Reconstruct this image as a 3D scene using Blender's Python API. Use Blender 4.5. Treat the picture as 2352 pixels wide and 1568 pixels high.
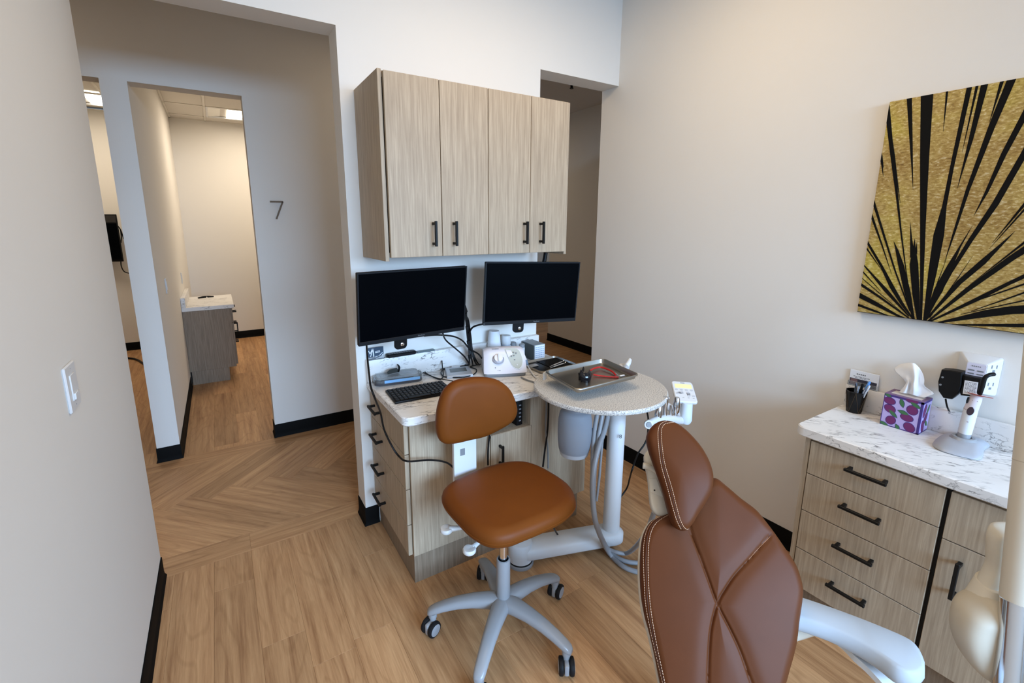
import bpy, bmesh, math, random
from mathutils import Vector, Matrix
from mathutils.bvhtree import BVHTree
PI=math.pi
random.seed(7)
for o in list(bpy.data.objects): bpy.data.objects.remove(o)
SC=bpy.context.scene
COL=SC.collection
# ---------------------------------------------------------------- camera
CAMZ=1.58; F=1046.96504; CX=1143.67855; CY=723.958465; YAW=.547496572; PIT=.195497454
cam=bpy.data.cameras.new('camera'); camo=bpy.data.objects.new('camera',cam); COL.objects.link(camo)
cam.sensor_width=36; cam.lens=36*F/2352
cam.shift_x=(1176-CX)/2352; cam.shift_y=-(784-CY)/2352
cam.clip_start=.02
camo.location=(0,0,CAMZ); camo.rotation_euler=(PI/2-PIT,0,-YAW)
SC.camera=camo
# ---------------------------------------------------------------- world, lights, exposure
w=bpy.data.worlds.new('world'); SC.world=w; w.use_nodes=True
bg=w.node_tree.nodes['Background']; bg.inputs[0].default_value=(.62,.78,1,1); bg.inputs[1].default_value=.55
def area(name,loc,rot,sx,sy,e,col,spread=PI):
    l=bpy.data.lights.new(name,'AREA'); l.shape='RECTANGLE'; l.size=sx; l.size_y=sy; l.energy=e; l.color=col; l.spread=spread
    o=bpy.data.objects.new(name,l); o.location=loc; o.rotation_euler=rot; COL.objects.link(o); return o
WARM=(1,.77,.50); COOL=(.43,.67,1)
area('window_daylight',(1.0,-4.6,3.2),(PI/2-.22,0,0),5.0,3.4,560,COOL,1.75)
area('troffer_light_front',(1.15,1.25,2.9),(0,0,0),1.15,.55,16,WARM)
area('fill_light_rear',(.35,-.55,2.9),(0,0,0),.6,1.15,11,WARM)  # added unseen fill lamp, set left to brighten the cabinets' left sides
area('far_room_light',(.75,6.3,2.86),(0,0,0),1.1,.6,30,(1,.85,.66))
area('far_room_light_left',(-1.2,6.3,2.86),(0,0,0),.9,.6,17,(1,.85,.66))
area('hall_light',(3.0,5.6,2.85),(0,0,0),.6,.6,7,WARM)
area('hall_fill_middle',(1.3,2.95,2.88),(0,0,0),.9,.4,3,WARM)  # added fill lamp, stands for no corridor fixture; lifts the far wall
area('hall_fill_left',(-1.3,2.95,2.88),(0,0,0),.9,.4,3,WARM)  # second added corridor fill, out of view, for the wall's upper part
SC.view_settings.view_transform='Standard'
try: SC.view_settings.look='None'
except Exception: pass
SC.view_settings.exposure=0.02; SC.view_settings.gamma=1; SC.view_settings.use_curve_mapping=False
# ---------------------------------------------------------------- pixel -> point helpers (2352 x 1568 frame, real planes)
_f=Vector((math.sin(YAW)*math.cos(PIT),math.cos(YAW)*math.cos(PIT),-math.sin(PIT)))
_r=Vector((math.cos(YAW),-math.sin(YAW),0)); _d=_f.cross(_r)
EYE=Vector((0,0,CAMZ))
def ray(x,y): return _r*((x-CX)/F)+_d*((y-CY)/F)+_f
def onz(x,y,z): d=ray(x,y); return EYE+d*((z-CAMZ)/d.z)
def onx(x,y,X): d=ray(x,y); return EYE+d*(X/d.x)
def ony(x,y,Y): d=ray(x,y); return EYE+d*(Y/d.y)
def onplane(x,y,P0,n): d=ray(x,y); return EYE+d*((P0-EYE).dot(n)/d.dot(n))
def z5(l): return [(1440+a/2.4967,940+b/2.4967) for a,b in l]
# ---------------------------------------------------------------- materials
def S(r,g,b):
    f=lambda c:((c/255+.055)/1.055)**2.4 if c>10 else c/255/12.92
    return (f(r),f(g),f(b),1)
MATS={}
class NT:
    def __init__(s,m): s.t=m.node_tree; s.n=s.t.nodes; s.l=s.t.links
    def add(s,ty,**k):
        n=s.n.new(ty)
        for a,v in k.items(): setattr(n,a,v)
        return n
    def link(s,a,b): s.l.new(a,b)
def mat(name,col,rough=.5,metal=0,spec=.5,**k):
    if name in MATS: return MATS[name]
    m=bpy.data.materials.new(name); m.use_nodes=True; b=m.node_tree.nodes['Principled BSDF']
    b.inputs['Base Color'].default_value=col; b.inputs['Roughness'].default_value=rough; b.inputs['Metallic'].default_value=metal
    b.inputs['Specular IOR Level'].default_value=spec
    for a,v in k.items(): b.inputs[a.replace('_',' ')].default_value=v
    MATS[name]=m; return m
def bsdf(m): return m.node_tree.nodes['Principled BSDF']
def ramp(t,stops):
    r=t.add('ShaderNodeValToRGB'); e=r.color_ramp.elements
    while len(e)<len(stops): e.new(.5)
    for i,(p,c) in enumerate(stops): e[i].position=p; e[i].color=c
    return r
def coords(t,scale,rot=(0,0,0),rnd=False,kind='Object'):
    tc=t.add('ShaderNodeTexCoord'); mp=t.add('ShaderNodeMapping')
    mp.inputs['Scale'].default_value=scale; mp.inputs['Rotation'].default_value=rot
    t.link(tc.outputs[kind],mp.inputs['Vector'])
    if rnd:
        oi=t.add('ShaderNodeObjectInfo'); vm=t.add('ShaderNodeVectorMath',operation='MULTIPLY'); vm.inputs[1].default_value=(37,91,53)
        t.link(oi.outputs['Random'],vm.inputs[0]); ad=t.add('ShaderNodeVectorMath',operation='ADD')
        t.link(tc.outputs[kind],ad.inputs[0]); t.link(vm.outputs[0],ad.inputs[1]); t.link(ad.outputs[0],mp.inputs['Vector'])
    return mp.outputs[0]
def noise(t,vec,scale,detail=4,rough=.55,dist=0):
    n=t.add('ShaderNodeTexNoise'); n.inputs['Scale'].default_value=scale; n.inputs['Detail'].default_value=detail
    n.inputs['Roughness'].default_value=rough; n.inputs['Distortion'].default_value=dist; t.link(vec,n.inputs['Vector']); return n.outputs['Fac']
def mix(t,a,b,fac,mode='MIX'):
    m=t.add('ShaderNodeMix',data_type='RGBA',blend_type=mode)
    for i,v in ((6,a),(7,b)):
        if hasattr(v,'links'): t.link(v,m.inputs[i])
        else: m.inputs[i].default_value=v
    if hasattr(fac,'links'): t.link(fac,m.inputs[0])
    else: m.inputs[0].default_value=fac
    return m.outputs[2]
def bump(t,m,h,strength=.1,dist=.002):
    b=t.add('ShaderNodeBump'); b.inputs['Strength'].default_value=strength; b.inputs['Distance'].default_value=dist
    t.link(h,b.inputs['Height']); t.link(b.outputs[0],bsdf(m).inputs['Normal'])
def wallmat(name,col):
    m=mat(name,col,.85,0,.2); t=NT(m); v=coords(t,(1,1,1)); h=noise(t,v,260,3); bump(t,m,h,.12,.001)
    n=noise(t,v,1.1,3); t.link(mix(t,col,tuple(c*.95 for c in col[:3])+(1,),n),bsdf(m).inputs['Base Color']); return m
WALL=wallmat('wall_paint',(.79,.762,.715,1))
CEIL=wallmat('ceiling_paint',(.78,.77,.75,1))
TILE=wallmat('ceiling_tile',(.70,.66,.60,1))
BASEB=mat('rubber_base',(.006,.006,.006,1),.6,0,.05)
def woodfloor():
    m=mat('floor_plank',(.3,.19,.1,1),.5,0,.32); t=NT(m)
    v=coords(t,(1,1,1),rnd=True)
    mp=t.add('ShaderNodeMapping'); mp.inputs['Scale'].default_value=(1,.045,1); t.link(v,mp.inputs['Vector'])
    g=noise(t,mp.outputs[0],34,7,.68,.25); g2=noise(t,mp.outputs[0],210,3,.6,.1)
    mp2=t.add('ShaderNodeMapping'); mp2.inputs['Scale'].default_value=(1,.16,1); t.link(v,mp2.inputs['Vector'])
    wv=t.add('ShaderNodeTexNoise'); wv.inputs['Scale'].default_value=6; wv.inputs['Detail'].default_value=1.5; t.link(mp2.outputs[0],wv.inputs['Vector'])
    mul=t.add('ShaderNodeMath',operation='MULTIPLY'); mul.inputs[1].default_value=80; t.link(wv.outputs['Fac'],mul.inputs[0])
    sn=t.add('ShaderNodeMath',operation='SINE'); t.link(mul.outputs[0],sn.inputs[0])
    rg=ramp(t,[(.28,S(146,104,70)),(.45,S(178,136,96)),(.58,S(192,150,108)),(.75,S(206,166,123))]); t.link(g,rg.inputs[0])
    r2=ramp(t,[(.3,(.78,.74,.70,1)),(.6,(1,1,1,1))]); t.link(g2,r2.inputs[0])
    c=mix(t,rg.outputs[0],r2.outputs[0],.55,'MULTIPLY')
    r3=ramp(t,[(.0,(.82,.79,.75,1)),(.16,(1,1,1,1))]); 
    ma=t.add('ShaderNodeMath',operation='MULTIPLY_ADD'); ma.inputs[1].default_value=.5; ma.inputs[2].default_value=.5; t.link(sn.outputs[0],ma.inputs[0]); t.link(ma.outputs[0],r3.inputs[0])
    c=mix(t,c,r3.outputs[0],.6,'MULTIPLY')
    oi=t.add('ShaderNodeObjectInfo'); rr=ramp(t,[(0,(.86,.85,.83,1)),(1,(1.14,1.13,1.11,1))]); t.link(oi.outputs['Random'],rr.inputs[0])
    c=mix(t,c,rr.outputs[0],1,'MULTIPLY'); t.link(c,bsdf(m).inputs['Base Color'])
    bump(t,m,g2,.10,.0006); return m
PLANK=woodfloor()
SUBF=mat('floor_underlay',S(70,52,38),.9)
def laminate(name,a,b,c_,axis=2):
    m=mat(name,b,.5,0,.35); t=NT(m); sc=[1,1,1]; sc[axis]=.035
    v=coords(t,tuple(sc),rnd=True); g=noise(t,v,150,5,.6,.15); g2=noise(t,v,62,3,.5,.3)
    r=ramp(t,[(.25,a),(.5,b),(.7,c_)]); t.link(g,r.inputs[0])
    r2=ramp(t,[(.3,(.90,.89,.88,1)),(.65,(1,1,1,1))]); t.link(g2,r2.inputs[0])
    t.link(mix(t,r.outputs[0],r2.outputs[0],.8,'MULTIPLY'),bsdf(m).inputs['Base Color']); bump(t,m,g,.12,.0006); return m
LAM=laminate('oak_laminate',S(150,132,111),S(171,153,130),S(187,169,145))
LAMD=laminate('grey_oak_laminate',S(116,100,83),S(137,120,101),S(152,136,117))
def marble(name,rz):
    m=mat(name,(.8,.8,.79,1),.34,0,.35); t=NT(m)
    v=coords(t,(1,1,1),(.1,.12,rz)); mp=t.add('ShaderNodeMapping'); mp.inputs['Scale'].default_value=(.12,1,1); t.link(v,mp.inputs['Vector'])
    W_=(.80,.78,.755,1)
    def vein(sc,det,wd,lo,hi,ks):
        n=noise(t,mp.outputs[0],sc,det,.55,.15)
        r=ramp(t,[(.5-wd*3,(0,0,0,1)),(.5-wd*.4,(1,1,1,1)),(.5+wd*.4,(1,1,1,1)),(.5+wd*1.3,(0,0,0,1))]); t.link(n,r.inputs[0])
        k=noise(t,v,ks,3,.6); rk=ramp(t,[(lo,(0,0,0,1)),(hi,(1,1,1,1))]); t.link(k,rk.inputs[0])
        mu=t.add('ShaderNodeMath',operation='MULTIPLY'); t.link(r.outputs[0],mu.inputs[0]); t.link(rk.outputs[0],mu.inputs[1]); return mu.outputs[0]
    c=mix(t,W_,S(150,147,145),vein(40,4,.010,.46,.64,9)); c=mix(t,c,S(96,92,90),vein(24,5,.009,.50,.60,7))
    n2=noise(t,mp.outputs[0],7,3,.5,.3); r2=ramp(t,[(.35,(.93,.925,.92,1)),(.55,(1,1,1,1))]); t.link(n2,r2.inputs[0])
    t.link(mix(t,c,r2.outputs[0],1,'MULTIPLY'),bsdf(m).inputs['Base Color']); return m
MARB=marble('marble_laminate',.25); MARB2=marble('marble_laminate_side',.95)
def granite():
    m=mat('speckled_solid_surface',(.6,.58,.55,1),.38,0,.4); t=NT(m); v=coords(t,(1,1,1))
    n=noise(t,v,250,2,.75); r=ramp(t,[(.36,S(92,90,92)),(.42,S(168,164,160)),(.52,S(204,199,191)),(.66,S(222,217,208))]); t.link(n,r.inputs[0])
    t.link(r.outputs[0],bsdf(m).inputs['Base Color']); return m
GRAN=granite()
def leather(name,col):
    m=mat(name,col,.5,0,.17); t=NT(m); v=coords(t,(1,1,1)); n=noise(t,v,900,2,.5); n2=noise(t,v,9,3)
    bump(t,m,n,.12,.0007); t.link(mix(t,tuple(c*.86 for c in col[:3])+(1,),tuple(c*1.1 for c in col[:3])+(1,),n2),bsdf(m).inputs['Base Color']); return m
LEA=leather('tan_leather',(.098,.028,.0075,1)); LEA2=leather('tan_vinyl',(.155,.041,.0045,1))
STI=mat('stitch_thread',S(226,190,158),.7)
def steel(name,col,rough):
    m=mat(name,col,rough,1); t=NT(m); v=coords(t,(1,.04,.2)); n=noise(t,v,300,3); bump(t,m,n,.05,.0004); return m
STEEL=steel('brushed_steel',(.37,.35,.315,1),.34)
CHR=mat('chrome',(.72,.73,.75,1),.13,1)
def plastic(name,col,rough=.4,spec=.5):
    m=mat(name,col,rough,0,spec); t=NT(m); v=coords(t,(1,1,1)); n=noise(t,v,700,2); bump(t,m,n,.03,.0003); return m
WHT=plastic('white_plastic',S(214,215,216),.4,.35); GRY=plastic('light_grey_plastic',S(146,148,151),.3)
GRY2=plastic('mid_grey_plastic',S(128,130,132)); CREAM=plastic('cream_plastic',S(206,198,182),.45); CREAM2=plastic('cream_vinyl',S(186,176,158),.6)
BLK=plastic('black_plastic',(.005,.005,.0055,1),.45,.2); BLKM=plastic('black_metal',(.006,.006,.006,1),.4,.2)
SCREEN=mat('dark_screen',(.0008,.0012,.002,1),.3,0,.03); RUB=plastic('black_rubber',(.008,.008,.009,1),.6,.2)
HOSE=plastic('grey_hose',S(146,147,150),.4); RED=plastic('red_silicone',S(178,30,28),.4)
LILAC=plastic('pale_lilac_plastic',S(214,211,217),.32); PAPER=plastic('paper',S(232,234,238),.8,.2)
LCD=mat('lit_lcd',S(224,228,160),.3); bsdf(LCD).inputs['Emission Color'].default_value=S(228,235,150); bsdf(LCD).inputs['Emission Strength'].default_value=.3
LCDG=mat('grey_lcd',S(70,76,76),.25)
CLEAR=mat('clear_plastic',S(226,232,236),.12,0,.5,Transmission_Weight=.85,IOR=1.25)
FROST=mat('frosted_bottle',S(158,163,172),.45,0,.4,Transmission_Weight=.25,IOR=1.2)
LAMP=mat('lit_diffuser',(1,1,1,1),.5); bsdf(LAMP).inputs['Emission Color'].default_value=(1,.9,.74,1); bsdf(LAMP).inputs['Emission Strength'].default_value=5
INK=mat('print_black',(.012,.011,.010,1),.6); INKG=mat('print_grey',S(120,122,126),.6); NAVY=mat('print_navy',S(38,62,84),.45)
BRONZE=mat('bronze_numeral',S(92,72,50),.5,.3)
# ---------------------------------------------------------------- mesh builder
OFF={}
class MB:
    def __init__(s): s.bm=bmesh.new()
    def _mi(s,n0,mi):
        if mi:
            for f in list(s.bm.faces)[n0:]: f.material_index=mi
    def box(s,x0,x1,y0,y1,z0,z1,bev=0,seg=2,M=None,mi=0):
        b=bmesh.new(); bmesh.ops.create_cube(b,size=1)
        for v in b.verts: v.co=Vector(((x0+x1)/2+v.co.x*(x1-x0),(y0+y1)/2+v.co.y*(y1-y0),(z0+z1)/2+v.co.z*(z1-z0)))
        if bev>0: bmesh.ops.bevel(b,geom=b.edges[:],offset=min(bev,.49*min(abs(x1-x0),abs(y1-y0),abs(z1-z0))),segments=seg,affect='EDGES',profile=.5)
        return s.merge(b,M,mi)
    def merge(s,b,M=None,mi=0):
        if M is not None: bmesh.ops.transform(b,matrix=M,verts=b.verts[:])
        me=bpy.data.meshes.new('tmp'); b.to_mesh(me); b.free(); n=len(s.bm.faces); s.bm.from_mesh(me); bpy.data.meshes.remove(me)
        s.bm.faces.ensure_lookup_table(); s._mi(n,mi); return s
    def loft(s,rings,cap=True,mi=0,closed=True):
        n=len(s.bm.faces)
        R=[[s.bm.verts.new(p) for p in r] for r in rings]; k=len(rings[0])
        for a,b in zip(R,R[1:]):
            for i in range(k if closed else k-1):
                s.bm.faces.new((a[i],a[(i+1)%k],b[(i+1)%k],b[i]))
        if cap and closed:
            s.bm.faces.new(R[0][::-1]); s.bm.faces.new(R[-1])
        s.bm.faces.ensure_lookup_table(); s._mi(n,mi); return s
    def tube(s,pts,r,n=8,mi=0,smooth=4,cap=True):
        pts=[Vector(p) for p in pts]; rr=r if isinstance(r,(list,tuple)) else [r]*len(pts)
        if smooth>1 and len(pts)>2: pts,rr=catmull(pts,rr,smooth)
        rings=[]; up=None
        for i,p in enumerate(pts):
            t=(pts[min(i+1,len(pts)-1)]-pts[max(i-1,0)]).normalized()
            if up is None: up=Vector((0,0,1)) if abs(t.z)<.9 else Vector((1,0,0))
            u=(up-t*up.dot(t)); u=u.normalized() if u.length>1e-6 else t.orthogonal().normalized(); up=u; v=t.cross(u)
            rings.append([p+(u*math.cos(a)+v*math.sin(a))*rr[i] for a in [2*PI*j/n for j in range(n)]])
        return s.loft(rings,cap,mi)
    def lathe(s,prof,O=(0,0,0),ax=(0,0,1),n=24,mi=0):
        ax=Vector(ax).normalized(); u=ax.orthogonal().normalized(); v=ax.cross(u); O=Vector(O)
        return s.loft([[O+ax*h+(u*math.cos(a)+v*math.sin(a))*max(r,1e-4) for a in [2*PI*j/n for j in range(n)]] for r,h in prof],True,mi)
    def prism(s,poly,O,ex,ey,en,n0,n1,bev=0,mi=0):
        """poly 2D in (ex,ey); extruded from n0 to n1 along en"""
        O,ex,ey,en=map(Vector,(O,ex,ey,en)); P=lambda u,v,n:O+ex*u+ey*v+en*n
        if bev<=0: return s.loft([[P(u,v,n0) for u,v in poly],[P(u,v,n1) for u,v in poly]],True,mi)
        ins=inset(poly,bev); sg=1 if n1>n0 else -1
        return s.loft([[P(u,v,n0) for u,v in ins],[P(u,v,n0+sg*bev) for u,v in poly],[P(u,v,n1-sg*bev) for u,v in poly],[P(u,v,n1) for u,v in ins]],True,mi)
    def poly(s,pts,mi=0):
        n=len(s.bm.faces); s.bm.faces.new([s.bm.verts.new(p) for p in pts]); s.bm.faces.ensure_lookup_table(); s._mi(n,mi); return s
    def build(s,name,m,parent=None,smooth=True,kind=None,angle=40):
        off=OFF.get(parent,Vector((0,0,0))) if parent else Vector((0,0,0))
        bmesh.ops.recalc_face_normals(s.bm,faces=s.bm.faces[:])
        me=bpy.data.meshes.new(name)
        for v in s.bm.verts: v.co-=off
        if smooth:
            for f in s.bm.faces: f.smooth=True
            ca=math.radians(angle)
            for e in s.bm.edges:
                if len(e.link_faces)==2 and e.calc_face_angle(0)>ca: e.smooth=False
        s.bm.to_mesh(me); s.bm.free()
        for mm in (m if isinstance(m,(list,tuple)) else [m]): me.materials.append(mm)
        o=bpy.data.objects.new(name,me); COL.objects.link(o)
        if parent: o.parent=parent
        OFF[o]=off
        if kind: o['kind']=kind
        return o
def catmull(p,rr,k):
    out=[];ro=[]
    for i in range(len(p)-1):
        a,b,c,d=p[max(i-1,0)],p[i],p[i+1],p[min(i+2,len(p)-1)]
        for j in range(k):
            t=j/k; out.append(.5*((2*b)+(c-a)*t+(2*a-5*b+4*c-d)*t*t+(3*b-a-3*c+d)*t**3)); ro.append(rr[i]+(rr[i+1]-rr[i])*t)
    out.append(p[-1]); ro.append(rr[-1]); return out,ro
def closedsmooth(p,N):
    """closed Catmull-Rom resample of 2D points to N equal steps"""
    p=[Vector((a[0],a[1],0)) for a in p]; k=len(p); q=[]
    for i in range(k):
        a,b,c,d=p[i-1],p[i],p[(i+1)%k],p[(i+2)%k]
        for j in range(12):
            t=j/12; q.append(.5*((2*b)+(c-a)*t+(2*a-5*b+4*c-d)*t*t+(3*b-a-3*c+d)*t**3))
    L=[0]
    for i in range(len(q)): L.append(L[-1]+(q[(i+1)%len(q)]-q[i]).length)
    out=[];j=0
    for i in range(N):
        s_=L[-1]*i/N
        while L[j+1]<s_: j+=1
        t=(s_-L[j])/max(L[j+1]-L[j],1e-9); v=q[j].lerp(q[(j+1)%len(q)],t); out.append((v.x,v.y))
    return out
def inset(poly,d):
    n=len(poly); A=sum(poly[i][0]*poly[(i+1)%n][1]-poly[(i+1)%n][0]*poly[i][1] for i in range(n)); sg=1 if A>0 else -1; out=[]
    for i in range(n):
        p=Vector(poly[i-1]);c=Vector(poly[i]);q=Vector(poly[(i+1)%n])
        a=(c-p).normalized(); b=(q-c).normalized(); na=Vector((-a.y,a.x))*sg; nb=Vector((-b.y,b.x))*sg
        m=na+nb; l=m.length_squared
        m=m*(2/l) if l>1e-3 else na
        if m.length>2.5: m=m.normalized()*2.5
        out.append(tuple(c+m*d))
    return out
def rrect(x0,x1,y0,y1,r,k=5):
    out=[]
    for cx,cy,a0 in ((x1-r,y0+r,-PI/2),(x1-r,y1-r,0),(x0+r,y1-r,PI/2),(x0+r,y0+r,PI)):
        for j in range(k+1): a=a0+PI/2*j/k; out.append((cx+r*math.cos(a),cy+r*math.sin(a)))
    return out
def thing(name,label,cat,loc=(0,0,0),group=None):
    o=bpy.data.objects.new(name,None); o.empty_display_size=.05; o.location=loc; COL.objects.link(o); OFF[o]=Vector(loc)
    return tag(o,label,cat,group)
def tag(o,label,cat,group=None):
    o['label']=label; o['category']=cat
    if group: o['group']=group
    return o
def plab(o,l): o['label']=l; return o
def struct(o): o['kind']='structure'; return o
def text(body,size,O,ex,ey,m,parent,name,ext=.0003,align='CENTER'):
    c=bpy.data.curves.new(name,'FONT'); c.body=body; c.size=size; c.extrude=ext; c.align_x=align; c.align_y='CENTER'
    tmp=bpy.data.objects.new('tmp',c); COL.objects.link(tmp); bpy.context.view_layer.update()
    me=bpy.data.meshes.new_from_object(tmp.evaluated_get(bpy.context.evaluated_depsgraph_get())); bpy.data.objects.remove(tmp); bpy.data.curves.remove(c); me.name=name; me.materials.clear(); me.materials.append(m)
    o=bpy.data.objects.new(name,me); COL.objects.link(o)
    ex=Vector(ex).normalized(); ey=Vector(ey).normalized(); en=ex.cross(ey); off=OFF.get(parent,Vector((0,0,0)))
    M=Matrix((ex,ey,en)).transposed().to_4x4(); M.translation=Vector(O)-off; o.matrix_local=M; o.parent=parent; OFF[o]=off; return o
def frame4(O,ex,ey,en):
    M=Matrix((Vector(ex),Vector(ey),Vector(en))).transposed().to_4x4(); M.translation=Vector(O); return M
def cushion(mb,outline,O,ex,ey,en,rims,top,N=120,rings=14,dome=.01,hf=None,back=None,mi=0):
    """rims: [(inset,n)] from back edge to front edge; then dome inwards to the centre"""
    O,ex,ey,en=map(Vector,(O,ex,ey,en)); pl=closedsmooth(outline,N)
    c=(sum(p[0] for p in pl)/N,sum(p[1] for p in pl)/N)
    def ring(ins,n,fac=1,disp=True):
        out=[]
        for u,v in pl:
            du,dv=u-c[0],v-c[1]; L=math.hypot(du,dv); k=max(0,(1-ins/L))*fac
            uu,vv=c[0]+du*k,c[1]+dv*k
            out.append(O+ex*uu+ey*vv+en*(n+(hf(uu,vv) if hf and disp else 0)))
        return out
    R=[ring(i,n,1,False) for i,n in rims[:-1]]
    il,nl=rims[-1]
    for j in range(rings+1):
        f=1-(j/rings)*.985
        R.append(ring(il,nl+dome*(1-f*f),f))
    return mb.loft(R,True,mi)
X0,Y0,Z0=Vector((1,0,0)),Vector((0,1,0)),Vector((0,0,1))
# ================================================================ SETTING
ZC=2.935; ZH=2.431
XR=lambda y:2.278-(y-.5)*.0195           # right wall plane (slightly out of square)
YF=3.622                                # far corridor wall
fl=struct(MB().box(-2.4,5.2,-2.3,7.6,-.03,-.0065).build('floor',SUBF,smooth=False))
# ---- planks
def clip(poly,a,b,c):
    out=[]                              # keep a*x+b*y<=c
    for i in range(len(poly)):
        p,q=poly[i],poly[(i+1)%len(poly)]; dp=a*p[0]+b*p[1]-c; dq=a*q[0]+b*q[1]-c
        if dp<=0: out.append(p)
        if (dp<0<dq) or (dq<0<dp): t=dp/(dp-dq); out.append((p[0]+(q[0]-p[0])*t,p[1]+(q[1]-p[1])*t))
    return out
def plank(poly,ang):
    """poly world XY; local Y runs along the grain"""
    if len(poly)<3: return
    g=[]
    for p in poly:
        if not g or math.hypot(p[0]-g[-1][0],p[1]-g[-1][1])>.004: g.append(p)
    if len(g)>2 and math.hypot(g[0][0]-g[-1][0],g[0][1]-g[-1][1])<=.004: g.pop()
    if len(g)<3: return
    cx=sum(p[0] for p in g)/len(g); cy=sum(p[1] for p in g)/len(g); ca,sa=math.cos(-ang),math.sin(-ang)
    l=[((x-cx)*ca-(y-cy)*sa,(x-cx)*sa+(y-cy)*ca) for x,y in g]
    A=sum(l[i][0]*l[(i+1)%len(l)][1]-l[(i+1)%len(l)][0]*l[i][1] for i in range(len(l)))
    if abs(A)<.002: return
    a=inset(l,.00015); b=inset(l,.0009)
    mb=MB(); mb.loft([[Vector((x,y,-.006)) for x,y in a],[Vector((x,y,-.0006)) for x,y in a],[Vector((x,y,0)) for x,y in b]])
    o=mb.build('plank',PLANK,smooth=False); o.parent=fl; o.location=(cx,cy,0); o.rotation_euler=(0,0,ang)
def rect(x0,x1,y0,y1): return [(x0,y0),(x1,y0),(x1,y1),(x0,y1)]
PW=.1545
def field(xa,xb,ya,yb,joints=None,L=1.22):
    k=math.floor((xa+.164)/PW)
    while -.164+PW*k<xb:
        a=max(xa,-.164+PW*k); b=min(xb,-.164+PW*(k+1)); j0=(joints or {}).get(k,random.random()*L)
        j=j0-math.ceil((j0-ya)/L)*L; ys=[ya]
        while j<yb:
            if j>ya+.05 and j<yb-.05: ys.append(j)
            j+=L
        ys.append(yb)
        for p,q in zip(ys,ys[1:]): plank(rect(a,b,p,q),0)
        k+=1
field(-.36,2.30,-1.3,2.336,{0:2.12,1:1.71,2:2.75,3:1.565,4:2.0,5:1.05,-1:1.2,-2:.9})
for a,b in ((-2.0,-1.2),(-1.2,-.008),(-.008,1.2),(1.2,2.4),(2.4,3.62)): plank(rect(a,b,2.336,2.488),PI/2)
for a,b in ((-2.0,-.9),(-.9,.22),(.22,1.4),(1.4,2.6),(2.6,3.82)): plank(rect(a,b,3.477,3.618),PI/2)
for k in range(-6,18):
    a=3.125-.2156*(k+1); b=3.125-.2156*k; e=2.979+.2156*k
    q=rect(-1.6,3.82,2.488,3.477)
    q1=clip(clip(clip(q,-1,1,b),1,-1,-a),-1,-1,-e)
    plank(q1,-PI/4)
    c0=2.763+.2156*k; q2=clip(clip(clip(q,1,1,c0+.2156),-1,-1,-c0),-1,1,3.125-.2156*k)
    plank(q2,PI/4)
field(-1.7,-.48,3.618,7.3); field(-.355,.72,3.618,7.3,{0:4.9,-1:4.35,1:5.5,2:6.1})
for i in range(16):
    y=3.618+PW*i
    for a,b in ((2.1,3.1),(3.1,4.9)): plank(rect(a+(i%2)*.3,b+(i%2)*.3,y,y+PW),PI/2)
# ---- walls
def wl(name,boxes,m=None):
    mb=MB()
    for b in boxes: mb.box(*b)
    return struct(mb.build(name,m or WALL,smooth=False))
xe=XR(2.231)
wl('wall_back',[(.535,1.638,2.231,2.369,-.006,ZH),(-.362,xe+.02,2.231,2.369,ZH,ZC)])
wl('wall_left',[(-.5,-.362,-2.3,2.345,-.006,ZC)])
mb=MB(); P=[(XR(2.372),2.372),(XR(-2.3),-2.3),(XR(-2.3)+.14,-2.3),(XR(2.372)+.14,2.372)]
mb.loft([[Vector((x,y,-.006)) for x,y in P],[Vector((x,y,ZC)) for x,y in P]]); struct(mb.build('wall_right',WALL,smooth=False))
wl('wall_front',[(-.5,2.5,-2.42,-2.3,-.006,.5),(-.5,2.5,-2.42,-2.3,2.4,ZC),(-.5,-.2,-2.42,-2.3,.5,2.4),(2.4,2.5,-2.42,-2.3,.5,2.4)])
wl('wall_far',[(-2.4,-1.45,YF,YF+.125,-.006,2.412),(-.486,-.357,YF,YF+.125,-.006,2.412),(.236,2.12,YF,YF+.125,-.006,2.412),(-2.4,2.12,YF,YF+.125,2.412,2.905)])
wl('wall_far_divider',[(-.482,-.358,YF+.125,7.3,-.006,2.905)])
wl('wall_far_back',[(-2.4,1.9,7.3,7.42,-.006,2.905)])
wl('wall_far_right',[(1.8,1.92,YF+.125,7.3,-.006,2.905)])
wl('wall_far_left',[(-2.4,-2.28,2.345,7.3,-.006,2.905)])
wl('wall_hall_right',[(3.82,3.95,2.0,4.93,-.006,2.905)])
wl('wall_hall_end',[(1.9,5.2,7.1,7.22,-.006,2.905),(5.1,5.2,2,7.1,-.006,2.905)])
wl('wall_hall_near',[(2.4,3.95,1.95,2.1,-.006,2.905),(-2.4,-.5,2.28,2.345,-.006,2.905)])
struct(MB().box(-.5,2.5,-2.4,2.369,ZC,ZC+.05).build('ceiling',CEIL,smooth=False))
struct(MB().box(-2.4,5.2,2.37,3.745,2.905,2.955).box(2.2,5.2,3.745,7.3,2.905,2.955).build('ceiling_hall',CEIL,smooth=False))
struct(MB().box(-2.4,1.92,3.745,7.42,2.93,2.98).build('ceiling_far',CEIL,smooth=False))
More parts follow.
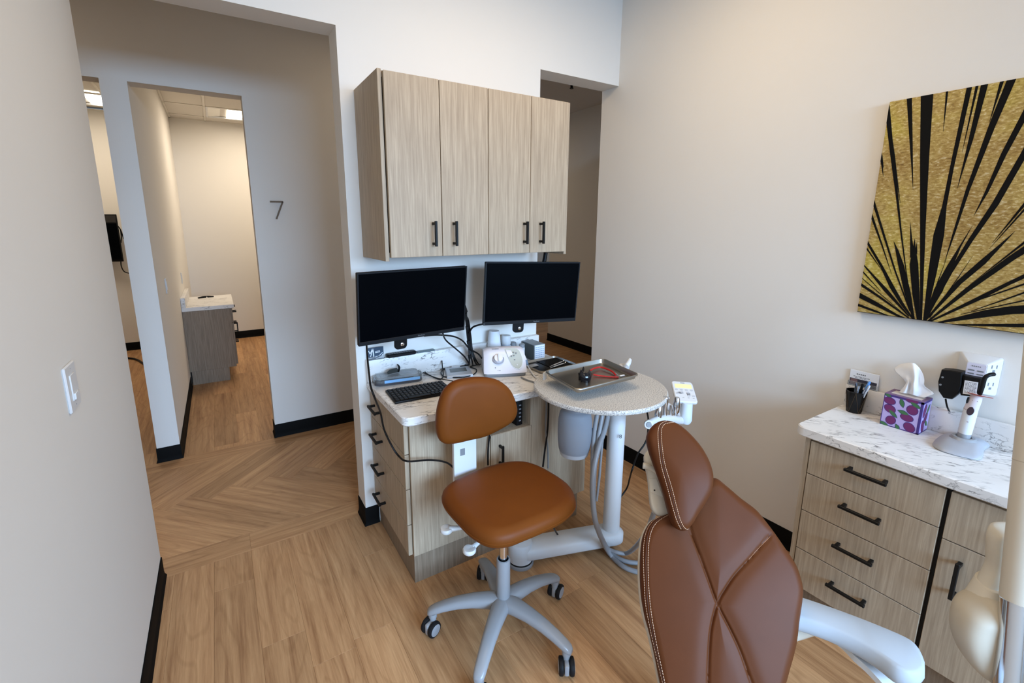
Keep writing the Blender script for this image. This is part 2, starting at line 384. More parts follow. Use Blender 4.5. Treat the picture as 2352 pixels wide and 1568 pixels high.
# ---- baseboards (black rubber cove base with a small toe)
BH=.1016
def bb(name,path,closed=False):
    """path of world XY points with the room on the left-hand side of travel"""
    prof=[(0,0),(.012,0),(.011,.004),(.006,.014),(.0045,.03),(.0045,BH-.002),(.003,BH),(0,BH)]
    pts=[Vector((x,y,0)) for x,y in path]; rings=[]
    for i,p in enumerate(pts):
        a=(p-pts[i-1]).normalized() if i else None; b=(pts[i+1]-p).normalized() if i<len(pts)-1 else None
        na=Vector((-a.y,a.x,0)) if a else None; nb=Vector((-b.y,b.x,0)) if b else None
        n=(na+nb)*(1/(1+na.dot(nb))) if (na and nb) else (na or nb)
        rings.append([p+n*d+Z0*h for d,h in prof])
    return struct(MB().loft(rings).build(name,BASEB,angle=50))
bb('baseboard_left',[(-.362,-1.3),(-.362,2.345),(-.5,2.345)][::-1])
bb('baseboard_back',[(.535,2.369),(.535,2.231),(.605,2.231)][::-1])
bb('baseboard_right',[(XR(-.7),-.7),(XR(2.372),2.372),(XR(2.372)+.14,2.372)])
bb('baseboard_far',[(2.1,YF),(.236,YF),(.236,YF+.125)][::1])
bb('baseboard_pillar',[(-.357,5.28),(-.357,YF),(-.486,YF),(-.486,YF+.1)][::1][::-1][::-1])
bb('baseboard_far_back',[(-.36,7.3),(-.358,7.3)] and [(1.78,7.3),(-.357,7.3)])
bb('baseboard_far_back_left',[(-.49,7.3),(-2.2,7.3)])
bb('baseboard_hall',[(3.82,2.2),(3.82,4.93),(3.95,4.93)])
# ---- suspended ceiling of the far rooms: tiles, tees and lit troffers
def tee(mb,x0,x1,y0,y1): mb.box(x0,x1,y0,y1,2.893,2.903)
t1=MB()
for x in (.031,.64,1.25): tee(t1,x-.012,x+.012,3.75,7.3)
for y in (4.0,4.61,5.22,5.83,6.435,7.045): tee(t1,-.357,1.8,y-.012,y+.012)
tee(t1,-.357,-.335,3.75,7.3); tee(t1,-.357,1.8,7.278,7.3)
struct(t1.build('trim_1',mat('ceiling_tee',(.74,.70,.63,1),.5),smooth=False))
tl=struct(MB().box(-.357,1.8,3.75,7.3,2.915,2.93).build('ceiling_2',TILE,smooth=False))
xs=[-.335,.019,.043,.628,.652,1.238,1.262,1.79]; ys=[3.76,3.988,4.012,4.598,4.622,5.208,5.232,5.818,5.842,6.423,6.447,7.033,7.057,7.28]
for i in range(0,8,2):
    for j in range(0,14,2):
        if i==2 and j==10: continue
        o=MB().box(xs[i],xs[i+1],ys[j],ys[j+1],2.9,2.914,.002,1).build('tile',TILE,smooth=False); o.parent=tl
def troffer(x0,x1,y0,y1,label):
    t=thing('ceiling_light',label,'light',((x0+x1)/2,(y0+y1)/2,2.9))
    z=2.897; f=MB()
    f.box(x0,x1,y0,y0+.02,z-.003,z+.012).box(x0,x1,y1-.02,y1,z-.003,z+.012).box(x0,x0+.02,y0+.02,y1-.02,z-.003,z+.012).box(x1-.02,x1,y0+.02,y1-.02,z-.003,z+.012)
    f.build('frame',WHT,t,smooth=False)
    r=MB(); xm0,xm1=x0+(x1-x0)*.36,x0+(x1-x0)*.64
    r.poly([(x0+.02,y0+.02,z),(xm0,y0+.02,z+.028),(xm0,y1-.02,z+.028),(x0+.02,y1-.02,z)]); r.poly([(x1-.02,y0+.02,z),(xm1,y0+.02,z+.028),(xm1,y1-.02,z+.028),(x1-.02,y1-.02,z)])
    r.build('reflector',mat('white_reflector',(.9,.88,.82,1),.4),t,smooth=False)
    MB().box(xm0,xm1,y0+.02,y1-.02,z+.004,z+.028,.004,2).build('diffuser',LAMP,t,smooth=False)
troffer(.045,.65,6.449,7.031,'recessed ceiling light glowing beside plain tiles in the room through the middle opening')
troffer(-1.25,-.65,6.44,7.03,'recessed ceiling light seen through the narrow opening beside the left wall')
t2=MB(); tee(t2,-.86,-.84,3.75,6.43); tee(t2,-2.28,-.482,6.41,6.435); tee(t2,-2.28,-.482,7.04,7.062); tee(t2,-2.28,-.482,7.278,7.3)
struct(t2.build('trim_2',mat('ceiling_tee',(.74,.70,.63,1),.5),smooth=False))
struct(MB().box(-2.28,-.482,3.75,7.3,2.925,2.93).build('ceiling_3',TILE,smooth=False))
# ================================================================ HANDLES
def handle(parent,c,along,out,L,m=BLKM):
    """black square bar pull: two posts and a bar; centre c on the face"""
    c=Vector(c); a=Vector(along); o=Vector(out); s=a.cross(o); r=.0055
    mb=MB(); M=frame4(c,a,s,o)
    mb.box(-L/2,L/2,-r,r,.026,.037,.0015,1,M)
    for e in (-1,1): mb.box(e*(L/2-r*2)-r,e*(L/2-r*2)+r,-r,r,0,.03,.001,1,M)
    return mb.build('handle',m,parent,angle=30)
# ================================================================ UPPER CABINET
uc=thing('wall_cabinet','pale oak wall cabinet with four tall doors hung above the two monitors','cabinet',(1.08,2.06,1.43))
b=MB(); b.box(.597,.6135,1.882,2.229,1.43,2.178,.001,1).box(1.551,1.5675,1.882,2.229,1.43,2.174,.001,1)
b.box(.6135,1.551,1.89,2.229,2.15,2.174).box(.6135,1.551,1.89,2.229,1.447,1.465).box(.6135,1.551,2.21,2.229,1.465,2.15).box(1.08,1.097,1.89,2.21,1.465,2.15)
b.build('body',LAM,uc,smooth=False)
for (a,c),hx in zip(((.6178,.8515),(.8545,1.0875),(1.0905,1.3225),(1.3255,1.5475)),(.8095,.908,1.288,1.3855)):
    d=MB().box(a,c,1.869,1.888,1.445,2.171,.0012,1).build('door',LAM,uc,smooth=False); handle(d,(hx,1.869,1.543),Z0,-Y0,.108)
# ================================================================ BASE CABINET UNDER THE MONITORS
bc=thing('base_cabinet','pale oak base cabinet with four side drawers standing under the marble worktop by the stool','cabinet',(1.1,1.97,0))
b=MB(); b.box(.608,.998,1.709,2.227,.136,.764,.001,1).box(1.236,1.602,1.709,2.227,.136,.764,.001,1)
b.box(.998,1.236,1.716,2.227,.136,.6).box(.998,1.236,2.0,2.227,.6,.764).box(.998,1.004,1.709,2.0,.6,.764).box(1.229,1.236,1.709,2.0,.6,.764).box(.998,1.236,1.709,2.0,.6,.613)
b.build('body',LAM,bc,smooth=False)
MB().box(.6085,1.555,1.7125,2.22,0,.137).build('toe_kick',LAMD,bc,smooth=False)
d=MB().box(1.002,1.2325,1.706,1.7155,.142,.6115,.001,1).build('door',LAM,bc,smooth=False); handle(d,(1.049,1.706,.51),Z0,-Y0,.108)
for z0,z1 in ((.6255,.757),(.4625,.6215),(.2915,.4585),(.140,.2875)):
    d=MB().box(.587,.606,1.722,2.205,z0,z1,.0012,1).build('drawer',LAM,bc,smooth=False)
    handle(d,(.587,2.085,(z0+z1)/2+.012),Y0,-X0,.12)
# computer in the niche
pc=thing('computer','small black computer tower in the open niche of the base cabinet','computer',(1.14,1.85,.613))
MB().box(1.165,1.2,1.735,1.98,.6135,.752,.003).build('case',BLK,pc)
m_=MB()
for i in range(5): m_.box(1.178,1.19,1.7335,1.735,.635+.02*i,.641+.02*i)
m_.build('port',INKG,pc,smooth=False)
# worktop with splash
def worktop(name,label,poly,z0,z1,m,splash,r=.004):
    t=thing(name,label,'worktop',(poly[0][0],poly[0][1],z0))
    MB().prism(poly,(0,0,0),X0,Y0,Z0,z0,z1,r).build('slab',m,t)
    mb=MB()
    for s in splash: mb.box(*s,.003,2)
    mb.build('backsplash',m,t); return t
def roundcorner(c,a,b,r,k=6):
    c,a,b=Vector(c),Vector(a).normalized(),Vector(b).normalized(); o=c+a*r+b*r
    return [tuple((o-(b*math.cos(t)+a*math.sin(t))*r)[:2]) for t in [PI/2*j/k for j in range(k+1)]][::-1]
pl=roundcorner((.578,1.682,0),(0,1,0),(1,0,0),.04)
worktop('worktop','white marble look worktop with splash under the two monitors',pl[::-1]+[(1.66,1.682),(1.66,2.2305),(.578,2.2305)],.7645,.803,MARB,[(.578,1.637,2.198,2.2305,.803,.917)])
# ================================================================ SIDE CABINET AT THE RIGHT WALL
XF=1.885; zt=.8125
sc=thing('side_cabinet','pale oak side cabinet with black pulls standing along the right wall','cabinet',(2.08,.2,0))
b=MB(); b.box(XF+.019,2.262,-.62,.784,.12,.773).box(XF+.002,2.262,.768,.785,0,.773); b.build('body',LAM,sc,smooth=False)
MB().box(XF+.010,XF+.0192,.362,.378,.128,.768).build('gap_shade_strip',BLK,sc,smooth=False)  # black strip painting the shade in the gap between drawers and doors
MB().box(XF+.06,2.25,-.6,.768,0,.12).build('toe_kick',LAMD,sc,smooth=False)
for z0,z1 in ((.6285,.762),(.470,.625),(.301,.4665),(.134,.2975)):
    d=MB().box(XF,XF+.018,.376,.765,z0,z1,.0012,1).build('drawer',LAM,sc,smooth=False); handle(d,(XF,.575,(z0+z1)/2+.02),Y0,-X0,.125)
d=MB().box(XF,XF+.018,-.1,.364,.600,.762,.0012,1).build('drawer',LAM,sc,smooth=False); handle(d,(XF,.14,.69),Y0,-X0,.127)
d=MB().box(XF,XF+.018,.134,.364,.134,.5965,.0012,1).build('door',LAM,sc,smooth=False); handle(d,(XF,.312,.49),Z0,-X0,.127)
d=MB().box(XF,XF+.018,-.1,.131,.134,.5965,.0012,1).build('door',LAM,sc,smooth=False); handle(d,(XF,-.06,.49),Z0,-X0,.127)
d=MB().box(XF,XF+.018,-.6,-.106,.134,.762,.0012,1).build('door',LAM,sc,smooth=False); handle(d,(XF,-.16,.6),Z0,-X0,.127)
q=roundcorner((1.868,.822,0),(0,-1,0),(1,0,0),.035)
worktop('worktop','white marble look worktop at the right wall under the gold painting',q[::-1]+[(2.2705,.822),(2.28,-.64),(1.868,-.64)],.7745,zt,MARB2,[(2.2525,2.2705,-.64,.815,zt,.908)])
# ================================================================ FAR ROOM CABINET
fc=thing('far_cabinet','grey oak cabinet seen end on in the room through the middle opening','cabinet',(-.15,5.7,0))
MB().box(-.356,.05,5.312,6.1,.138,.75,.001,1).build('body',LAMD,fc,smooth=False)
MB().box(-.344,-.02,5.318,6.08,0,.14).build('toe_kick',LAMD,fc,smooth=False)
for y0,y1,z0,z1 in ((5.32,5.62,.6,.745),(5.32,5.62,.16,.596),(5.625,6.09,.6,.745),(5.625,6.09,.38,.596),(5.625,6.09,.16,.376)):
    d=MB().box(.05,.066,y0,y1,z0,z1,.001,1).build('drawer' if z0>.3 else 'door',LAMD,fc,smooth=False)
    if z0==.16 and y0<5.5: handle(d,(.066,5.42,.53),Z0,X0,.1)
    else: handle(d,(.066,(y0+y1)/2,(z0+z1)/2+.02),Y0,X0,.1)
worktop('far_worktop','small marble look worktop on the grey cabinet in the far room',[(-.357,5.306),(.083,5.306),(.083,6.11),(-.357,6.11)],.751,.789,MARB,[(-.357,-.32,5.306,6.11,.789,.886)],.002)
# ================================================================ MONITORS
def monitor(label,t,x,y,n,armpt,lab2):
    t,x,y,n=map(Vector,(t,x,y,n)); x.normalize(); n=(n-x*n.dot(x)).normalized(); y=n.cross(x)
    W,Hh=.54,.325; M=frame4(t,x,y,n); r=thing('monitor',label,'monitor',t)
    MB().box(-W/2,W/2,-Hh/2,Hh/2,-.022,-.002,.004,2,M).box(-W*.32,W*.32,-Hh*.3,Hh*.3,-.04,-.02,.012,2,M).build('housing',BLK,r)
    bz=MB().box(-W/2,W/2,-Hh/2,-Hh/2+.018,-.003,.001,.001,1,M).box(-W/2,-W/2+.006,-Hh/2+.018,Hh/2,-.003,.0005,0,1,M).box(W/2-.006,W/2,-Hh/2+.018,Hh/2,-.003,.0005,0,1,M).box(-W/2+.006,W/2-.006,Hh/2-.006,Hh/2,-.003,.0005,0,1,M).build('bezel',plastic('bezel_plastic',(.007,.008,.010,1),.5,.2),r,smooth=False)
    text('ViewSonic',.0088,M@Vector((.03,-Hh/2+.009,.0013)),x,y,INKG,bz,'brand_lettering')
    MB().box(-W/2+.006,W/2-.006,-Hh/2+.018,Hh/2-.006,-.003,-.0005,0,1,M).build('screen',SCREEN,r,smooth=False)
    br=MB(); P=rrect(-.031,.031,-.056,.02,.018); br.prism(P,t-y*(Hh/2)+n*(-.03)-x*.06,x,y,n,-.008,.004,.002)
    br.build('mount_bracket',BLK,r)
    MB().lathe([(.009,0),(.009,.004),(.005,.006),(0,.006)],t-y*(Hh/2+.032)+n*(-.026)-x*.055,n,12).build('mount_screw',CHR,r)
    a=MB(); p0=t+n*(-.04); a.tube([p0,p0-n*.05,Vector(armpt)+Vector((0,-.06,0)),Vector(armpt)],.016,10); a.lathe([(.04,0),(.04,.012),(.02,.02),(0,.02)],Vector(armpt)+Vector((0,.0,0)),-Y0,16)
    a.build('wall_arm',BLK,r); return r
monitor('dark switched off monitor at the left end of the marble worktop','' or (.752,1.958,1.223),(.997,.081,.003),(.006,-.109,.994),(.081,-.991,-.109),(.80,2.229,1.26),'')
monitor('dark switched off monitor above the paper cups, nearer the round table',(1.39,1.926,1.23),(.984,-.175,-.03),(.02,-.057,.998),(-.177,-.983,-.052),(1.45,2.229,1.24),'')
tag(MB().tube([ony(1254,575,2.1),ony(1252,590,2.1),ony(1247,615,2.1)],.012,10).build('monitor_cable_cover',BLK),'short black cable sleeve rising behind the top of the right hand monitor','cable')
# cables of the monitors
def cable(name,label,pts,r,m=BLK,cat='cable',group=None,n=7,k=5):
    return tag(MB().tube(pts,r,n,smooth=k).build(name,m),label,cat,group)
A=lambda x,y,Y:ony(x,y,Y)
C=lambda x,y,h=.006:onz(x,y,.803+h)
v=thing('cable_bundle','thick bundle of black monitor cables hanging between the two monitors','cable',A(1078,800,2.12))
for i,dx in enumerate((0,3,-3,5)):
    MB().tube([A(1066-2*i,706+6*i,2.05),A(1071+dx*.6,730,2.1),A(1076+dx,770,2.13),A(1080+dx,805,2.13),A(1084+dx*2,828,2.12),C(1086+dx*3,838)],.0042,6).build('cable',BLK,v)
for z in (752,785,818): MB().tube([A(1073+(z-752)*.09,z-3,2.12),A(1074+(z-752)*.09,z+4,2.12)],.011,8,smooth=1).build('tie',BLK,v)
MB().tube([A(1067,703,2.03),A(1070,715,2.05)],[.008,.010],8,smooth=1).tube([A(1069,718,2.05),A(1071,733,2.08)],[.009,.006],8,smooth=1).build('plug',BLK,v)
cable('monitor_cable','black cable running from the right hand monitor corner to the cable bundle',[A(1112,744,1.97),A(1100,746,2.05),A(1085,752,2.1),A(1077,766,2.12)],.005)
cable('monitor_cable','thin black cable curving under the left monitor into the cable bundle',[A(975,771,2.0),A(1005,769,2.05),A(1040,772,2.1),A(1062,782,2.12),A(1078,800,2.12),A(1098,812,2.1),A(1106,822,2.05)],.0045)
cable('monitor_cable','thin black cable falling from the left monitor to the signature pad',[A(1017,765,2.0),A(1024,781,2.08),A(1046,800,2.12),A(1066,818,2.12),C(1078,836)],.0042)
cable('wall_cable','long black cable falling from the left monitor past the side drawers to the stool',[A(842,793,1.96),A(844,822,1.9),A(848,860,1.78),A(851,885,1.70),A(860,912,1.655),onx(874,948,.54),onx(882,985,.54),onx(898,1020,.55),onx(915,1046,.57),ony(936,1059,1.66),ony(990,1056,1.66),ony(1030,1064,1.63),ony(1053,1090,1.58)],.0042)
cable('loose_cable','thin black cable looping on the worktop left of the signature pad',[C(1078,838),C(1030,845),C(1005,848),C(979,852),C(978,856),C(990,863),C(1010,871),C(1018,862),C(1016,842,.03),C(1015,828,.055)],.003)
cable('loose_cable','second thin black cable loop winding round the signature pad',[C(1076,838),C(1050,838),C(1016,850),C(1016,862),C(1030,866),C(1066,866),C(1090,858),C(1094,848),C(1080,842),C(1104,836)],.003)
cable('loose_cable','wide thin black cable loop behind the keyboard',[C(1010,838),C(985,836),C(969,842),C(970,853),C(985,861),C(1005,868),C(1030,873),C(1060,878)],.0024)
# ================================================================ SMALL THINGS ON THE WORKTOP
kb=thing('keyboard','compact black keyboard on the marble worktop in front of the clear box','keyboard',(.75,1.94,.803))
p,q,s=onz(891.4,892.7,.818),onz(907.4,921.4,.818),onz(1021.3,871,.818)
ex=(s-p).normalized(); ey=(p-q); ey=(ey-ex*ey.dot(ex)).normalized(); L=(s-p).length; D=(p-q).length
M=frame4(q,ex,ey,Z0)
MB().box(0,L,0,D,-.0145,-.004,.003,2,M).build('case',BLK,kb)
k=MB(); rows=6; rh=(D-.012)/rows
KT=plastic('key_plastic',(.004,.004,.0045,1),.45,.15)
kk=0
for r_ in range(rows):
    widths=[1]*14 if r_>0 else [1,1,1,5.5,1,1,1,1.2,1.3]
    tot=sum(widths); x=.006
    for w_ in widths:
        wd=(L-.012)*w_/tot; k=MB(); y0=.006+r_*rh
        k.box(x+.0012,x+wd-.0012,y0+.0012,y0+rh-.0012,-.005,.0005,.0018,1,M); k.build('key',KT,kb,smooth=False); x+=wd
lg=MB()
for r_ in range(1,rows):
    for c_ in range(14):
        x=.006+(L-.012)*(c_+.42)/14; y0=.006+r_*rh+rh*.42; lg.box(x,x+.0035,y0,y0+.004,.0005,.0008,0,1,M)
lg.build('key_lettering',INKG,kb,smooth=False)
lb=MB().box(.012,.05,D+.001,D+.012,-.0145,-.004,.001,1,M).build('label_strip',PAPER,kb)
# clear box with blue label
bx=thing('clear_box','shallow clear plastic box with dark rim and a blue paper strip on the worktop','box',(.71,2.12,.803))
p,q=onz(869,889,.804),onz(966,876,.804); ex=(q-p); ex.z=0; L=ex.length; ex.normalize(); ey=Z0.cross(ex); M=frame4(p,ex,ey,Z0); D=.118
b_=MB(); P=rrect(-.012,L+.012,0,D,.03)
b_.loft([[p+ex*u+ey*v+Z0*h for u,v in (inset(P,i) if i else P)] for i,h in ((.006,0),(.002,.004),(0,.028))]); b_.build('base',CLEAR,bx)
rim=MB(); rim.loft([[p+ex*u+ey*v+Z0*h for u,v in (inset(P,i) if i else P)] for i,h in ((-.001,.003),(-.0025,.006),(-.0025,.014),(0,.015))],cap=False); rim.build('rim_band',mat('smoke_plastic',S(70,72,78),.3),bx)
MB().prism(inset(P,.008),p,ex,ey,Z0,.0285,.041,.004).build('lid',CLEAR,bx)
MB().box(.03,L-.004,-.0075,-.0025,.016,.030,.0005,1,M).build('label_strip',mat('blue_label',S(132,186,236),.5),bx)
for u in (-.016,L+.003): MB().box(u,u+.013,D*.3,D*.62,.012,.04,.003,2,M).build('clasp',CLEAR,bx)
MB().box(.02,L-.03,.02,D-.03,.004,.02,.004,1,M).build('contents',mat('box_contents',S(96,100,112),.6),bx)
# protective wrap / glasses lying on the lid
gl=thing('eyewear_lens','dark folded plastic eyewear piece lying on the clear box lid','eyewear',p+ex*.11+ey*.06+Z0*.045)
o=p+ex*.085+ey*.055+Z0*.044
MB().loft([[o+ex*(u+.004*math.sin(v*9))+ey*(.012*math.sin(u*30)+k_*.003)+Z0*v for u,v in [(-.03,0),(-.034,.012),(-.02,.022),(0,.024),(.018,.023),(.028,.012),(.024,0)]] for k_ in (0,1)]).build('lens',mat('smoked_lens',S(58,60,58),.25),gl)
MB().tube([o+ex*.026+Z0*.004,o+ex*.034+ey*.02+Z0*.02,o+ex*.03+ey*.04+Z0*.03],[.004,.006,.003],6).build('temple',BLK,gl)
# signature pad
sp=thing('signature_pad','silver signature pad with a dark lcd among the black cables','device',(1.03,2.1,.803))
p=[onz(*a) for a in ((1026.5,864.3,.818),(1086.7,858.4,.818),(1076,839.6,.824),(1021.8,844.3,.824))]
dn=Vector((0,0,-.02))
MB().loft([[Vector((a.x,a.y,.804)) for a in p],[a+Z0*-.004 for a in p],[a+(sum(p,Vector())/4-a)*.05 for a in p]]).build('case',mat('silver_plastic',S(168,174,182),.3,.3),sp,smooth=False)
f=lambda u,v,h:((p[0]*(1-u)+p[1]*u)*(1-v)+(p[3]*(1-u)+p[2]*u)*v)+Z0*h
MB().loft([[f(a,b_,h) for a,b_ in ((.17,.38),(.84,.38),(.84,.82),(.17,.82))] for h in (-.003,.0008)]).build('display',LCDG,sp,smooth=False)
MB().loft([[f(a,b_,h) for a,b_ in ((.3,1.02),(.65,1.02),(.65,1.2),(.3,1.2))] for h in (-.012,-.004)]).build('stylus_clip',WHT,sp,smooth=False)
# ultrasonic scaler
us=thing('ultrasonic_scaler','pale lilac ultrasonic scaler with a dial and grey oval panel','device',(1.22,1.98,.803))
FL,FR=onz(1112,866,.808),onz(1211,861,.808); ex=(FR-FL); ex.z=0; L=ex.length; ex.normalize(); ey=Z0.cross(ex)
def us_pt(u,v,n=0):   # u 0..L, v along the sloping face 0..1
    d=.035+.075*v; z=.022+.105*math.sin(v*PI/2*.92); s_=1-.06*v
    return FL+ex*(L/2+(u-L/2)*s_)+ey*(d-.035)+Z0*z+(Z0*.72-ey*.69)*n
mb=MB(); rings=[]
for j in range(13):
    u=L*j/12; bul=.006*math.sin(PI*j/12); ie=.008 if j in (0,12) else 0
    rr=[FL+ex*u+ey*(-.004-bul+ie)+Z0*.016]+[us_pt(u,v,bul-ie) for v in (0,.2,.4,.6,.8,1)]
    tp=us_pt(u,1,bul-ie); rr+=[tp+ey*.03+Z0*(.004-ie*.5),tp+ey*.07-Z0*.012,Vector((tp.x,tp.y,FL.z))+ey*.085+Z0*.012]
    rings.append(rr)
mb.loft(rings); mb.build('housing',LILAC,us,angle=50)
MB().prism(rrect(.004,L-.004,.004,.15,.02),FL,ex,ey,Z0,-.004,.017,.003).build('base',GRY2,us)
nf=(Z0*.72-ey*.69)
def facepoly(pts,n): return [us_pt(a*L,b_,n) for a,b_ in pts]
ov=closedsmooth([(.52,.9),(.62,.97),(.76,.95),(.85,.8),(.9,.5),(.91,.3),(.86,.12),(.78,.07),(.68,.14),(.6,.35)],28)
MB().loft([facepoly(ov,.004),facepoly(ov,.0085)]).build('control_panel',plastic('panel_grey',S(176,178,168),.4),us)
ov2=closedsmooth([((a-.715)*1.09+.715,(b_-.52)*1.06+.52) for a,b_ in ov],28)
MB().loft([facepoly(ov2,.003),facepoly(ov2,.007)]).build('panel_rim',WHT,us)
bt=MB()
for a,b_ in ((.72,.66),(.72,.52),(.66,.5),(.78,.62),(.725,.36)): bt.lathe([(.004,0),(.004,.001),(0,.001)],us_pt(a*L,b_,.0085),nf,10)
bt.build('button',INKG,us); MB().lathe([(.004,0),(.003,.0015),(0,.0015)],us_pt(.77*L,.19,.0085),nf,10).build('indicator_light',WHT,us)
kp=us_pt(.34*L,.42,.005)
MB().lathe([(.031,0),(.031,.002),(.029,.003),(0,.003)],kp,nf,28).build('dial_ring',mat('dial_ring_grey',S(150,150,158),.4),us)
kn=MB().lathe([(.024,.002),(.022,.014),(0,.015)],kp,nf,28).build('dial_knob',LILAC,us)
k2=MB(); k2.box(-.0045,.0045,-.021,.021,.013,.022,.002,2,frame4(kp,(ex*.97+Z0*.2).normalized(),nf.cross(ex).normalized(),nf)); plab(k2.build('dial_grip',WHT,us),'white grip bar of the dial')
g_=MB()
for i,(u,w_) in enumerate(((.20,.03),(.235,.02),(.26,.03),(.295,.03),(.33,.02))): g_.box(u*L,u*L+w_*L,0,.004,0,.0006,0,1,frame4(us_pt(0,.93,.006),ex,nf.cross(ex),nf))
for u in (.31,.34,.36): g_.box(u*L,u*L+.018*L,0,.003,0,.0006,0,1,frame4(us_pt(0,.03,.006),ex,nf.cross(ex),nf))
g_.lathe([(.003,0),(.003,.0006),(0,.0006)],us_pt(.26*L,.13,.006),nf,10); g_.build('printed_marks',INKG,us,smooth=False)
hp=thing('scaler_handpiece','slim white scaler handpiece leaning on the right side of the lilac scaler','dental tool',A(1207,815,1.95))
MB().tube([A(1198,801,2.0),A(1202,814,1.97),A(1208,828,1.94)],[.0055,.0075,.0075],10).build('handle',WHT,hp)
plab(MB().tube([A(1208,828,1.94),A(1211,838,1.92)],.0082,10,smooth=1).build('connector',mat('blue_grey',S(96,126,156),.4),hp),'blue grey connector')
MB().tube([A(1211,838,1.92),C(1217,848,.012),C(1226,862),C(1233,868)],.0042,8).build('hose',WHT,hp)
cable('scaler_cable','grey cable leaving the front right foot of the lilac scaler',[C(1197,866),C(1210,872),C(1228,878),C(1242,886)],.0038,GRY2)
# cups, bottle, vials, box
cp=(1.297,2.168); top=.99
t=thing('paper_cup_stack','upside down stack of white paper cups behind the lilac scaler','cup',(cp[0],cp[1],.803))
for i in range(9):
    z=.8035+i*.0125; MB().lathe([(.0385,z),(.0395,z+.004),(.0375,z+.006),(.0335,z+.055),(.029,top-.803-.0125*8+z-.004),(.0275,top-.803-.0125*8+z),(0,top-.803-.0125*8+z-.003)],(cp[0],cp[1],0),Z0,28).build('cup',PAPER,t)
bo=thing('white_bottle','round white plastic bottle with screw cap beside the paper cups','bottle',(1.375,2.165,.803))
MB().lathe([(.036,0),(.038,.004),(.038,.06),(.036,.078),(.026,.096),(.024,.1),(.024,.108),(0,.108)],(1.375,2.165,.803),Z0,28).build('body',mat('translucent_white',S(196,206,220),.4,0,.5,Transmission_Weight=.25),bo)
MB().lathe([(.027,.102),(.028,.106),(.028,.14),(.025,.152),(0,.155)],(1.375,2.165,.803),Z0,28).build('cap',WHT,bo)
for i,(x,y,h,lb_) in enumerate(((1.425,2.165,.105,'small grey topped vial next to the round white bottle'),(1.455,2.12,.10,'small white vial standing just left of the printed box'))):
    tt=thing('vial',lb_,'bottle',(x,y,.803))
    MB().lathe([(.017,0),(.018,.002),(.018,h-.022),(.0165,h-.02)],(x,y,.803),Z0,18).build('body',GRY if i==0 else WHT,tt)
    MB().lathe([(.016,h-.021),(.0175,h-.02),(.0175,h-.002),(.015,h),(0,h)],(x,y,.803),Z0,18).build('cap',GRY2 if i==0 else GRY,tt)
gb=thing('supply_box','slate and white cardboard supply box with printed rows on the worktop end','box',(1.54,2.12,.803))
MB().box(1.503,1.578,2.06,2.185,.8035,.90,.001,1).build('carton',mat('slate_card',S(150,158,164),.6),gb,smooth=False)
MB().box(1.5015,1.503,2.065,2.18,.807,.897).build('side_print',mat('slate_print',S(84,92,92),.6),gb,smooth=False)
MB().box(1.506,1.575,2.0585,2.06,.805,.898).build('front_print',PAPER,gb,smooth=False)
g_=MB()
for i in range(7):
    for j in range(5): g_.box(1.51+.013*j,1.519+.013*j,2.0578,2.0585,.813+.0118*i,.817+.0118*i)
g_.build('printed_rows',mat('pale_blue_ink',S(150,172,205),.6),gb,smooth=False)
# instrument cassette
ct=thing('instrument_tray','shallow steel instrument tray with black mesh insert at the end of the worktop','tray',(1.53,1.98,.803))
Q=[onz(1180+a/11.2,740+b/11.2,.812) for a,b in ((400,1120),(700,1300),(1530,1060),(860,800),(540,800))]
P=[(1.40,1.855),(1.652,1.84),(1.655,2.05),(1.41,2.05)]
P=rrect(1.395,1.652,1.845,2.05,.03); 
mb=MB(); mb.loft([[Vector((x,y,z)) for x,y in (inset(P,i) if i else P)] for i,z in ((.012,.8035),(.006,.806),(.002,.818),(0,.82),(.003,.8205),(.008,.8085),(.014,.8065))]); mb.build('body',STEEL,ct)
g_=MB()
for i in range(16): g_.box(1.50+.009*i,1.503+.009*i,1.87,2.035,.8065,.813)
for i in range(15): g_.box(1.50,1.64,1.872+.011*i,1.875+.011*i,.807,.8135)
g_.build('mesh_insert',BLKM,ct,smooth=False,kind='stuff')
MB().box(1.415,1.495,1.868,2.035,.8068,.811,.003,2).build('mat',BLK,ct)
for i,(a,c,lb_) in enumerate((((1262,842),(1294,829),'steel dental hand tool lying across the far side of the instrument tray'),((1263,845),(1298,833),'steel dental hand tool lying across the near side of the instrument tray'))):
    p,q=onz(*a,.818),onz(*c,.818); tt=thing('dental_instrument',lb_,'dental tool',(p+q)/2)
    d=q-p; MB().tube([p,p+d*.25,p+d*.3,p+d*.85,p+d*.9,q],[.001,.0022,.0038,.0038,.002,.0008],8,smooth=2).build('handle',CHR,tt)
    MB().tube([q,q+d*.05+Z0*.006,q+d*.07+Z0*.012],[.0009,.0008,.0005],6).build('tip',CHR,tt)
tag(MB().prism(rrect(0,.055,0,.036,.006),(1.405,1.955,.812),X0,Y0,Z0,0,.006,.002).build('sponge_pad',GRY),'small pale grey pad in the corner of the instrument tray','pad')
